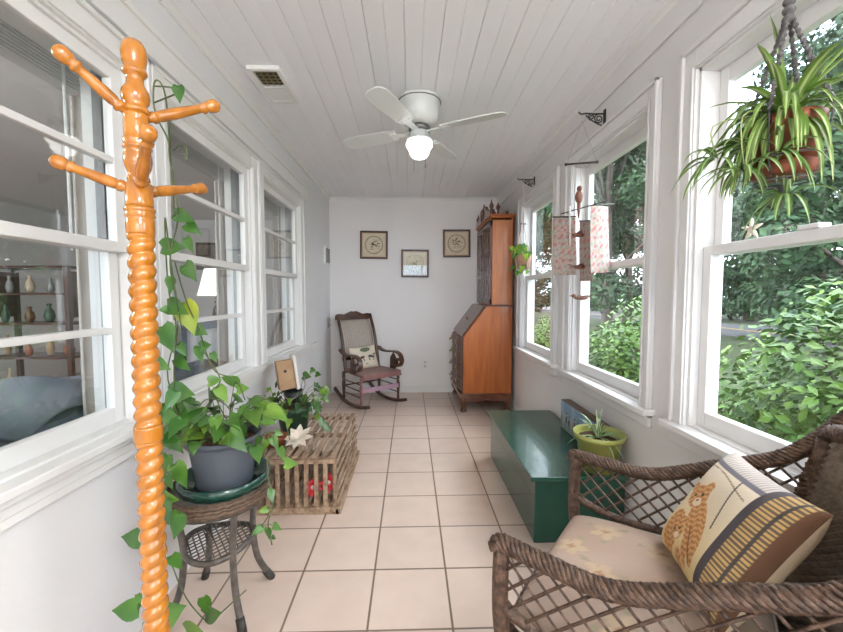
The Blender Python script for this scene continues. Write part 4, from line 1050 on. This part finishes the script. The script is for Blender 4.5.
for bx,by,bz,n_ in ((-.115,-.02,-.06,16),(-.065,-.05,-.03,13),(.0,-.01,-.115,12),(-.14,.03,-.02,12),(-.09,.0,.0,10)):
    c=hc+V((bx,by,bz)); m.tube(spline([hc+V((bx*.4,by*.4,.08)),hc+V((bx*1.1,by*1.1,.06)),c],4),.0018,5)
    spiderleaves(m,c,n_,.07,.13,.0075,(-.6,.9),seed=int(bx*-100+20),droop=1.3,gg=(.09,.19,.035),cc=(.50,.60,.32))
for p_ in m.v:
    if p_.x>1.155: p_.x=1.155-(p_.x-1.155)*.1
for i,p_ in enumerate(m.v):
    lim=1.075 if (p_.y<.62 or p_.y>1.40) else 1.105
    if p_.x>lim: m.v[i]=V((lim,p_.y,p_.z))
build('foliage',m,SPIDER,t)
# small hanging plant far end
hc=V((.985,3.38,1.52))
t=thing('hanging_pothos',hc,'small trailing plant in a clay pot hung by white cords at the far window','hanging plant')
build('pot',MB().lathe([(.04,-.075),(.055,-.07),(.068,.0),(.072,.045),(.066,.045),(.05,.0)],hc,24),mat('pink_clay',(.45,.24,.16),.6,c2=(.36,.18,.12),scale=8),t)
build('soil',MB().lathe([(.063,.03),(.001,.038)],hc,12),SOIL,t)
m=MB(); tk=hc+V((0,0,.36))
for k in range(4):
    a=math.radians(20+90*k); u=V((cos(a),sin(a),0)); m.tube([tk,hc+u*.078+V((0,0,.03)),hc+u*.06+V((0,0,-.07)),hc+V((0,0,-.09)),hc+u*.02+V((0,0,-.22))],.0032,5); m.ell(tk.lerp(hc+u*.078,.6),(.006,.006,.008),6,5)
m.tube([tk,V((hc.x,hc.y,2.222))],.005,6); build('cord_hanger',m,mat('pale_cord',(.55,.50,.47),.8),t)
m=MB()
for q in (0,1,2,3): m.ell(tk+V((.012*q-.018,0,-.04)),(.008,.008,.007),8,6)
build('beads',m,BROWNF,t)
fol=MB(); stm=MB(); rr=random.Random(33)
for k in range(34):
    a=rr.uniform(0,2*PI); r_=rr.uniform(.02,.09); dz=rr.uniform(-.16,.10) if k%2 else rr.uniform(0,.09); p=hc+V((cos(a)*max(r_,.075 if dz<.03 else 0),sin(a)*max(r_,.075 if dz<.03 else 0),.04+dz))
    if k%3==0: p.x-=.05
    stm.tube(spline([hc+V((cos(a)*.04,sin(a)*.04,.04)),hc+V((cos(a)*.08,sin(a)*.08,.07)),p],3),.0014,4)
    s=rr.uniform(.035,.06); b=rr.uniform(.8,1.3); c=(b,b,b*1.2) if rr.random()<.5 else (b*3,b*1.9,b*1.2)
    fol.leaf(p,V((rr.uniform(-1,.4),-.4,-.6)),V((-.3,-1,.5)),s,s*.85,.3,.2,'heart',c)
for p_ in fol.v:
    if p_.x>1.04: p_.x=1.04
build('stems',stm,STEM,t); build('foliage',fol,LEAF,t)

# bird and paper-panel mobile
my=2.165; mx_=.945
t=thing('bird_mobile',(mx_,my,2.2),'hanging mobile of pink floral panels, thin dark rods and small carved birds','mobile')
DARKR=mat('dark_rod',(.03,.018,.015),.5)
THREAD=mat('thread',(.35,.33,.31),.8)
W_=lambda x,y,dy=0: at(x,y,my+dy)
r1a,r1b=W_(566,164.5,.03),W_(597,162,-.02)
th=MB(); th.tube([W_(582,121),r1a],.0008,4); th.tube([W_(582,121),r1b],.0008,4)
m=MB(); m.tube([r1a,r1b],.0055,6); m.ell(r1a,.009,8,6); m.ell(r1b,.009,8,6); build('rod',m,DARKR,t)
rods=[((561,214,.12),(606,201,-.14)),((553,217,.14),(576,216.5,-.02)),((590,206,-.16),(614,204,-.02)),((579,221,.05),(592,220.5,-.1)),((583,272,.05),(612,273,-.1))]
for a,b_ in rods: build('rod',MB().tube([W_(*a),W_(*b_)],.0032,6),DARKR,t)
th.tube([r1a.lerp(r1b,.45),W_(583,207)],.0008,4); th.tube([W_(583,207),W_(579,300)],.0008,4); th.tube([W_(583,207),W_(583,272,.05)],.0008,4)
FLOR=mat('floral_paper',(1,1,1),.7,attr=True)
def floral(seed):
    def f(u,v):
        s=sin(u*19+seed+2*sin(v*23))+sin(v*47+seed*2)+sin(u*23-v*39+seed); s2=sin(u*29+v*33+seed)+sin(v*61-u*11+2*sin(u*9))
        if s>1.1: return (.45,.17,.17)
        if s2>.95: return (.22,.36,.29)
        if s<-1.3: return (.50,.32,.23)
        return (.48,.34,.32) if s2>-.4 else (.43,.42,.37)
    return f
for (x0,x1,yt,yb,d0,d1,sd) in ((554,576,217,275,.14,0,1),(591,609,206,273,-.16,-.05,4),(580,592,221,281,.05,-.1,7)):
    m=MB(); m.grid(lambda u,v:W_(lerp(x0,x1,u),lerp(yb,yt,v),lerp(d0,d1,u))+V((0,.008*sin(u*5+v*3),0)),30,70,floral(sd))
    o=build('floral_panel',m,FLOR,t); o.modifiers.new('s','SOLIDIFY').thickness=.002
build('white_chime',MB().tube([W_(570,206,.02),W_(570,246,.02)],.006,8),mat('white_chime',(.7,.68,.66),.4),t)
BIRD=mat('carved_bird_wood',(.12,.045,.025),.5,c2=(.22,.09,.05),scale=40)
def bird(x,y,kind):
    c=W_(x,y); m=MB()
    if kind==0:
        m.ell(c,(.022,.018,.038),12,8); m.ell(c+V((0,-.004,.045)),(.015,.014,.016),10,6); m.lathe([(.012,0),(.008,.05),(.004,.085)],c+V((0,0,-.03)),8,axis=(0,0,-1))
    else:
        m.ell(c,(.040,.013,.012),12,8); m.ell(c+V((.042*kind,0,.012)),(.013,.011,.011),10,6); m.lathe([(.005,0),(.0005,.018)],c+V((.052*kind,0,.012)),6,axis=(kind,0,0))
        m.leaf(c+V((-.02*kind,0,0)),(-1*kind,.1,.3),(0,-.3,1),.06,.03,.0,.1,'oval')
        m.leaf(c,(-.3*kind,-1,.3),(0,.3,1),.06,.035,.0,.1,'oval'); m.leaf(c,(-.3*kind,1,.3),(0,-.3,1),.06,.035,.0,.1,'oval')
    build('bird',m,BIRD,t)
bird(579,197,0); bird(579,235,1); bird(580,267,1); bird(581,298,-1)
build('threads',th,THREAD,t)
# starfish on meeting rail
m=MB(); c=V((1.107,1.235,1.405))
for k in range(5):
    a=PI/2+2*PI*k/5; m.tube([c+V((0,0,.028)),c+V((0,.022*cos(a),.028+.022*sin(a))),c+V((.0,.040*cos(a),.028+.036*sin(a)))],[.008,.006,.002],6)
tag(build('starfish',m,mat('pale_starfish',(.68,.60,.50),.8),origin=c),'small pale dried starfish standing on the near right window rail','starfish')

# ------------------------------------------------------------------ blinds in the inner room (inside the left windows)
BL=mat('blind_slat',(.55,.54,.53),.5)
k=0
for (a,b_,wx) in ((.57,1.42,1.35),(1.60,2.45,2.38),(2.625,3.475,3.42)):
    t=thing('window_blind',(-1.165,(a+b_)/2,2.0),['raised','raised','raised'][k]+' grey blind stacked at the top of the '+['nearest','middle','farthest'][k]+' left window, inside','blind','raised blinds inside the left windows')
    m=MB()
    for q in range(7): m.box(-1.19,-1.145,a,b_,1.915+q*.011,1.919+q*.011)
    build('slat_stack',m,BL,t); build('headrail',MB().box(-1.19,-1.145,a,b_,1.995,2.03),BL,t)
    build('wand',MB().tube([(-1.145,wx-.0,1.99),(-1.145,wx,1.37)],.005,6),WHITEP,t); k+=1
CURT=mat('curtain_cloth',(.50,.46,.42),.9,c2=(.40,.36,.33),scale=3,stretch=(1,8,.2))
k=0
for y0,y1 in ((1.47,1.64),(2.50,2.66),(3.52,3.72)):
    m=MB(); m.grid(lambda u,v:(-1.215-.018*sin(u*34)-.006*sin(u*13+v*3),lerp(y0,y1,u),lerp(.05,2.15,v)),40,8)
    o=build('curtain',m,CURT,origin=(-1.215,(y0+y1)/2,2.15)); o.modifiers.new('s','SOLIDIFY').thickness=.003
    tag(o,'taupe curtain panel hanging inside, at the far side of the '+['nearest','middle','farthest'][k]+' left window','curtain','taupe curtains in the inner room'); k+=1

# ------------------------------------------------------------------ the inner room seen through the left windows
IX0,IX1,IY0,IY1=-5.2,-1.141,-1.9,6.3
w=MB(); w.box(IX0-.1,IX0,IY0,IY1,0,2.41); build('wall_inner_left',w,IWALL,kind='structure')
build('wall_inner_back',MB().box(IX0-.1,IX1,IY1,IY1+.1,0,2.41).box(IX1,IX1+.1,YB+.16,IY1,0,2.41),IWALL,kind='structure')
w=MB(); w.box(IX0-.1,IX1,IY0-.1,IY0,0,.6).box(IX0-.1,IX1,IY0-.1,IY0,2.2,2.41).box(IX0-.1,IX0+.5,IY0-.1,IY0,.6,2.2).box(IX1-.3,IX1,IY0-.1,IY0,.6,2.2); build('wall_inner_front',w,IWALL,kind='structure')
r=tag(link(bpy.data.objects.new('window_10',None)),kind='structure'); r.location=(-3.1,IY0,.6); ORG[r.name]=V(r.location)  # unseen window, added to bring daylight into the inner room
w=MB()
for xx in (IX0+.5,-3.7,-2.5,IX1-.35): w.box(xx,xx+.05,IY0-.07,IY0-.03,.6,2.2)
w.box(IX0+.5,IX1-.3,IY0-.07,IY0-.03,.6,.66).box(IX0+.5,IX1-.3,IY0-.07,IY0-.03,2.14,2.2); build('sash',w,TRIM,r)
build('pane',MB().box(IX0+.5,IX1-.3,IY0-.052,IY0-.048,.62,2.18),GLASS,r)
build('floor_inner',MB().box(IX0-.1,IX1,IY0-.1,IY1+.1,-.1,0),mat('oak_floor',(.16,.09,.05),.4,c2=(.22,.13,.07),scale=5,stretch=(1,8,1)),kind='structure')
build('ceiling_inner',MB().box(IX0-.1,IX1,IY0-.1,IY1+.1,2.41,2.5),mat('inner_ceiling',(.75,.74,.74),.8),kind='structure')
BLUEF=mat('blue_grey_fabric',(.10,.13,.17),.9,c2=(.16,.19,.23),scale=5,bump=.3,bscale=60)
def soft(name,boxes,m,parent,bv=.05):
    mb=MB()
    for b in boxes: mb.box(*b)
    return build(name,mb,m,parent,bev=bv)
t=thing('sofa',(-1.75,1.7,0),'blue-grey sofa in the inner room with its back to the nearest left window','sofa')
soft('backrest',[(-1.50,-1.27,.55,2.75,.32,.78)],BLUEF,t,.06); soft('seat_base',[(-2.2,-1.5,.75,2.55,.1,.42)],BLUEF,t,.04)
for y0 in (.55,2.53): soft('armrest',[(-2.2,-1.45,y0,y0+.22,.1,.60)],BLUEF,t,.05)
for k in range(3): soft('back_cushion',[(-1.68,-1.40,.80+k*.58,1.36+k*.58,.42,.84)],BLUEF,t,.09)
for x in (-2.15,-1.35):
    for y in (.6,2.65): build('leg',MB().box(x,x+.05,y,y+.05,0,.1),DWOOD,t)
m=MB(); m.grid(lambda u,v:(-1.42+.16*cos(v*2.6)+.02*sin(u*19),lerp(.7,1.9,u),.80+.07*sin(v*2.9)+.035*sin(u*9+v*3)+.02*sin(u*23)),40,20)
o=build('throw_blanket',m,mat('grey_throw',(.22,.24,.27),.9,c2=(.10,.14,.19),scale=4),origin=(-1.4,1.3,.85)); o.modifiers.new('s','SOLIDIFY').thickness=.02; tag(o,'rumpled grey-blue blanket thrown over the sofa back','blanket')
t=thing('armchair',(-2.0,3.75,0),'blue-grey upholstered armchair in the inner room below the table lamp','armchair')
soft('backrest',[(-2.35,-1.6,3.95,4.2,.35,.95)],BLUEF,t,.08); soft('seat_base',[(-2.35,-1.6,3.4,3.98,.12,.45)],BLUEF,t,.05)
for x0 in (-2.45,-1.65): soft('armrest',[(x0,x0+.18,3.35,4.1,.12,.66)],BLUEF,t,.07)
for x in (-2.4,-1.56):
    for y in (3.4,4.1): build('leg',MB().box(x,x+.05,y,y+.05,0,.12),DWOOD,t)
fr=pillow_fn((-2.0,3.84,.70),(1,0,.1),(-.1,.25,.95),(0,-1,.25),.42,.40,.14)
pillow('throw_pillow',fr,14,lambda u,v:(.55,.55,.55) if int(u*6)%2 else (.35,.36,.38),'pale grey pillow on the blue-grey armchair in the inner room','pillow')
t=thing('end_table',(-2.45,5.0,0),'dark end table under the lamp in the inner room','end table')
build('tabletop',MB().box(-2.75,-2.15,4.7,5.3,.72,.75),DWOOD,t,bev=.005)
for x in (-2.72,-2.22):
    for y in (4.73,5.22): build('leg',MB().box(x,x+.05,y,y+.05,0,.72),DWOOD,t)
t=thing('table_lamp',(-2.45,5.0,.75),'table lamp with white pleated shade and dark silver base in the inner room','lamp')
build('base',MB().lathe([(.09,0),(.09,.02),(.03,.04),(.05,.10),(.075,.20),(.06,.30),(.025,.36),(.05,.38),(.02,.41),(.045,.43),(.015,.46),(.012,.55)],(-2.45,5.0,.75),24),mat('pewter',(.12,.13,.14),.25,.8),t)
build('lamp_shade',MB().lathe([(.235,.46),(.15,.80),(.147,.80),(.23,.462)],(-2.45,5.0,.75),60,caps=False,mod=lambda a,z:1+.01*cos(a*40)),mat('lit_shade',(.8,.78,.74),.8,emit=((1,.95,.88),.9)),t)
build('bulb',MB().ell((-2.45,5.0,1.35),(.03,.03,.045),12,8),mat('bulb_glow',(1,.9,.8),.5,emit=((1,.86,.7),30)),t)
t=thing('framed_picture',(-2.95,6.28,1.75),'dark picture in narrow frame on the inner room far wall above the lamp','picture')
build('frame',rect_ring(MB(Matrix.Rotation(PI/2,4,'X') if False else None),0,0,0,0,0,0,0) if False else MB().box(-3.40,-2.6,6.26,6.30,1.62,2.05),FRAMEM,t,bev=.004)
build('print',MB().box(-3.36,-2.64,6.252,6.26,1.66,2.01),mat('dark_art',(.12,.09,.07),.6,c2=(.3,.28,.25),scale=4),t)
t=thing('etagere',(-3.7,3.95,0),'dark wooden open shelf unit in the inner room crowded with ornaments','shelf unit')
for x in (-4.1,-3.32):
    for y in (3.8,4.1): build('post',MB().box(x,x+.04,y,y+.04,0,1.5),DWOOD,t)
for z in (.25,.6,.93,1.22,1.48): build('shelf',MB().box(-4.1,-3.28,3.8,4.14,z,z+.02),DWOOD,t)
for x in (-4.09,-3.31): build('side_rail',MB().box(x,x+.02,3.84,4.1,1.0,1.45),DWOOD,t)
rr=random.Random(8); k=0
cols=[('cream',(.5,.42,.3)),('brown',(.16,.07,.03)),('rust',(.30,.09,.03)),('grey',(.3,.3,.3)),('dark green',(.05,.10,.06)),('tan',(.36,.24,.12))]
sn=['lowest','second','third','fourth','top']
for si,z in enumerate((.27,.62,.95,1.24)):
    for q in range(4):
        x=-4.0+q*.20+rr.uniform(-.03,.03); h=rr.uniform(.12,.22); r_=rr.uniform(.025,.05); nm,c=cols[(si*5+q*3)%6]
        o=build('ornament_vase',MB().lathe([(r_*.6,0),(r_,h*.3),(r_*.8,h*.6),(r_*.3,h*.8),(r_*.5,h)],(x,3.95,z),14),mat('vase_'+nm,c,.4),origin=(x,3.95,z))
        tag(o,'%s vase, number %s from the left on the %s shelf of the dark unit'%(nm,['one','two','three','four'][q],sn[si]),'vase','ornaments on the inner room shelves')

# ------------------------------------------------------------------ outside
GRASS=mat('lawn',(.03,.05,.013),.95,c2=(.055,.065,.022),scale=1.2,detail=8,bump=.6,bscale=25)
build('ground',MB().box(-30,70,-30,80,-1.0,-.45),GRASS,kind='structure')
build('bounce_slab',MB().box(XR+.118,1.54,-16,9,-.45,-.40).box(-9,14,-16,YF-.16,-.45,-.40),mat('bounce_slab_pale',(.72,.70,.67),.9,c2=(.78,.76,.73),scale=3),kind='structure')  # unseen pale slab, added to bounce sky light up to the ceiling
build('road',MB().box(13.0,18.5,-30,80,-.45,-.43),mat('asphalt',(.08,.08,.085),.9,c2=(.11,.11,.115),scale=3),kind='structure')
build('road_line',MB().box(15.65,15.78,-30,80,-.43,-.425),mat('yellow_line',(.75,.45,.05),.8),kind='structure')
FOLB=mat('bush_leaf',(.035,.095,.012),.42,c2=(.105,.185,.03),scale=3,attr=True,spec=.25)
FOLD=mat('tree_leaf',(.020,.052,.020),.5,c2=(.050,.095,.038),scale=1.2,attr=True,spec=.25)
BARK=mat('bark',(.07,.05,.04),.9,c2=(.12,.10,.08),scale=8)
def leafcloud(m,cl,n,s0,s1,rr,ground=-.4):
    tot=sum(a[1][0]*a[1][1] for a in cl)
    for c,r in cl:
        c=V(c)
        for _ in range(int(n*r[0]*r[1]/tot)):
            u=V((rr.gauss(0,1),rr.gauss(0,1),rr.gauss(0,1))).normalized(); q=rr.uniform(.55,1)**.6
            p=c+V((u.x*r[0],u.y*r[1],u.z*r[2]))*q
            if p.z<ground: continue
            d=V((rr.uniform(-1,1),rr.uniform(-1,1),rr.uniform(-.6,.5))); nn=(u+V((rr.uniform(-.7,.7),rr.uniform(-.7,.7),rr.uniform(.0,1.1)))).normalized()
            s=rr.uniform(s0,s1); d=(d-nn*d.dot(nn)).normalized(); sd=d.cross(nn); b=rr.uniform(.65,1.3); col=(b,b,b)
            i=[m.av(p,col),m.av(p+d*s*.5+sd*s*.28+nn*s*.05,col),m.av(p+d*s,col),m.av(p+d*s*.5-sd*s*.28+nn*s*.05,col)]
            m.af(i)
def bush(name,x,y,rx,ry,zt,n,label,s0=.05,s1=.085,seed=1,group=None,cat='bush'):
    rr=random.Random(seed); t=thing(name,(x,y,-.45),label,cat,group)
    zc=(zt-.45)/2; m=MB(); cl=[((x,y,zc),(rx,ry,(zt+.45)/2*.93))]
    for k in range(9):
        a=rr.uniform(0,2*PI); cl.append(((x+rx*.7*cos(a),y+ry*.7*sin(a),zc+rr.uniform(-.2,.5)*(zt-zc)),(rx*.4,ry*.4,(zt-zc)*.5)))
    leafcloud(m,cl,n,s0,s1,rr)
    for k in range(26 if cat=='bush' else 0):   # upright young shoots
        a=rr.uniform(0,2*PI); q=rr.uniform(.1,.9); bx,by=x+rx*q*cos(a),y+ry*q*sin(a); z0=zt-.35*q*q*(zt+.45)-.1; tip=V((bx+rr.uniform(-.08,.08),by+rr.uniform(-.08,.08),z0+rr.uniform(.15,.35)))
        for j in range(9):
            p=V((bx,by,z0)).lerp(tip,j/8); an=j*2.4; m.leaf(p,(cos(an),sin(an),.7),(cos(an)*-.5,sin(an)*-.5,1),rr.uniform(.06,.09),.03,.1,.1,'oval',(1.3,1.3,1.1))
    build('foliage',m,FOLB if cat=='bush' else FOLD,t)
    m=MB()
    for k in range(9):
        a=rr.uniform(0,2*PI); m.tube([(x+.05*cos(a),y+.05*sin(a),-.45),(x+rx*.4*cos(a),y+ry*.4*sin(a),zc),(x+rx*.6*cos(a),y+ry*.6*sin(a),zt-.3)],[.02,.014,.006],6)
    build('stems',m,BARK,t)
bush('leafy_bush',2.35,1.50,.80,.85,1.36,12000,'bright green broad-leaved bush filling the nearest right window',.04,.07,1,'shrubs right outside the windows')
bush('leafy_bush',2.75,3.0,.50,.55,.62,3000,'lower green bush behind the largest bush outside the near window',.05,.085,2,'shrubs right outside the windows')
bush('leafy_bush',2.55,4.35,.55,.65,1.05,3800,'green bush in the lower right of the middle right window',.05,.085,3,'shrubs right outside the windows')
for k,(x,y,rx,ry,zt) in enumerate(((21,3,1.8,3.6,2.6),(21.5,10.5,1.8,3.4,2.9),(21,17.8,1.8,3.4,2.5),(21.5,25.2,1.8,3.6,3.0),(21,33,1.8,3.6,2.7),(20,41,2.5,4,3.0),(10,48,3,3,3.2))):
    bush('wild_shrub',x,y,rx,ry,zt,3200,'dark wild undergrowth at the foot of the woods across the road',.22,.36,40+k,'undergrowth across the road','shrub')
bush('leafy_bush',2.9,8.2,.8,.9,.55,2600,'dark low bush seen in the farthest right window',.06,.10,4,'shrubs right outside the windows')
bush('leafy_bush',5.2,9.0,1.0,1.0,.55,2600,'round bush on the lawn seen through the middle right window',.07,.12,5,'shrubs further across the lawn')
# trees: three crown shapes shared by copies
crowns=[]
for sd in range(3):
    rr=random.Random(50+sd); m=MB(); cl=[]
    for k in range(22):
        a=rr.uniform(0,2*PI); h=rr.uniform(.6,9.0); q=(1-abs(h-3.6)/7.5)*2.8*rr.uniform(.5,1); r_=rr.uniform(.75,1.4)
        cl.append(((q*cos(a),q*sin(a),h),(r_,r_,r_*.62)))
    leafcloud(m,cl,16000,.13,.24,rr,ground=.2)
    tr=MB(); tr.tube(spline([(0,0,-.5),(.1,0,2.5),(-.1,.1,5),(.1,0,8)],4),[.22]*4+[.16]*4+[.09]*5,8)
    for c,r_ in cl[:12]: tr.tube([(0,0,max(.6,c[2]*.6)),(c[0]*.6,c[1]*.6,c[2]*.9),c],[.07,.045,.02],5)
    crowns.append((m,tr))
proto=[]
desc=['dense','broad','loose']
spots=[(10.2,8.2),(8.8,17.0),(6.4,24.5),(22,8.5),(22,16.5),(22,24.5),(22,32.5),(13.0,31),(22,.5),(14.5,13.5),(12.5,22),(30.5,12),(30.5,20.5),(30.5,29),(30.5,37.5),(13.5,42),(22.5,42),(5.5,36),(30.5,3.5)]
where=['nearest on the right, behind the bright bush','beside the lawn in the middle window','far off in the farthest window','left side of the middle window','behind the lawn bushes','deep in the middle window','far left in the far window']
for k,(x,y) in enumerate(spots):
    sd=k%3; s=1.0+.25*((k*5)%4)/3 + (.35 if x>19 else 0)
    if k<3: lab='tall %s green tree outside, %s'%(desc[sd],where[k]); 
    else: lab='dark green tree %s across the road, part of the wooded backdrop'%(['at about %d'%0,''][1])
    grp='trees on the near side of the road' if k<3 else 'trees of the wooded backdrop across the road'
    if k>=3: lab='dark green tree of the wooded backdrop across the road'
    if sd<len(proto):
        src=proto[sd]; t=src[0].copy(); link(t)
        for c_ in src[1:]:
            q=c_.copy(); link(q); q.parent=t
    else:
        m,tr=crowns[sd]; t=thing('leafy_tree',(0,0,0),'x','tree'); f_o=build('foliage',m,FOLD,t); t_o=build('trunk',tr,BARK,t); proto.append((t,f_o,t_o))
    t.location=(x,y,-.45); t.scale=(s,s,s*1.05); t.rotation_euler=(0,0,k*1.3); t['label']=lab; t['group']=grp; t['category']='tree'
# ------------------------------------------------------------------ light
def fill_dome_light(x,y,label,power):  # added fill: an unseen dome fitting and point lamp that brighten a room
    t=thing('fill_ceiling_light',(x,y,H),label,'ceiling light')
    build('fitting',MB().lathe([(.14,0),(.145,-.02),(.135,-.03)],(x,y,H),32),WHITEP,t)
    build('diffuser',MB().lathe([(.135,-.03),(.13,-.06),(.10,-.09),(.05,-.11),(.005,-.115)],(x,y,H),32),mat('fill_dome',(.8,.78,.75),.4,emit=((1,.95,.88),6)),t)
    l=bpy.data.lights.new('lamp','POINT'); l.energy=power; l.shadow_soft_size=.14; l.color=(1,.955,.91)
    o=link(bpy.data.objects.new('lamp',l)); o.location=(x,y,H-.27)
fill_dome_light(.6,-1.0,'round white dome light added unseen behind the viewer to fill the sunroom',LB)
fill_dome_light(-3.2,.9,'round white dome light added out of view to fill the inner room',LI)
wd=bpy.data.worlds.new('sky'); bpy.context.scene.world=wd; wd.use_nodes=True
nt=wd.node_tree; N=nt.nodes; L=nt.links; bg=N['Background']
tc=N.new('ShaderNodeTexCoord'); no=N.new('ShaderNodeTexNoise'); no.inputs['Scale'].default_value=2.5; no.inputs['Detail'].default_value=5
cr=N.new('ShaderNodeValToRGB'); cr.color_ramp.elements[0].position=.42; cr.color_ramp.elements[1].position=.6
cr.color_ramp.elements[0].color=(.62,.76,1,1); cr.color_ramp.elements[1].color=(1,1,1,1)
L.new(tc.outputs['Generated'],no.inputs[0]); L.new(no.outputs['Fac'],cr.inputs[0]); L.new(cr.outputs[0],bg.inputs['Color']); bg.inputs['Strength'].default_value=SKY
sl=bpy.data.lights.new('sun','SUN'); sl.energy=SUN; sl.angle=math.radians(50); sl.color=(1,.97,.92)
so=link(bpy.data.objects.new('sun',sl)); so.rotation_euler=V((-.75,-.15,-.85)).to_track_quat('-Z','Y').to_euler(); so.location=(8,2,9)

cam=bpy.data.cameras.new('camera'); co=link(bpy.data.objects.new('camera',cam))
cam.sensor_width=36; cam.sensor_fit='HORIZONTAL'; cam.lens=F/843*36; cam.clip_start=.02; cam.clip_end=300
co.matrix_world=Matrix(((RT.x,UP.x,-FW.x,EYE.x),(RT.y,UP.y,-FW.y,EYE.y),(RT.z,UP.z,-FW.z,EYE.z),(0,0,0,1)))
sc=bpy.context.scene; sc.camera=co
sc.view_settings.view_transform='Standard'; sc.view_settings.look='None'; sc.view_settings.gamma=1; sc.view_settings.exposure=EXPO
sc.view_settings.use_curve_mapping=False
sc.cycles.use_denoising=True; sc.cycles.max_bounces=12; sc.cycles.diffuse_bounces=6; sc.cycles.transparent_max_bounces=24; sc.cycles.sample_clamp_indirect=6; sc.cycles.caustics_reflective=False; sc.cycles.caustics_refractive=False
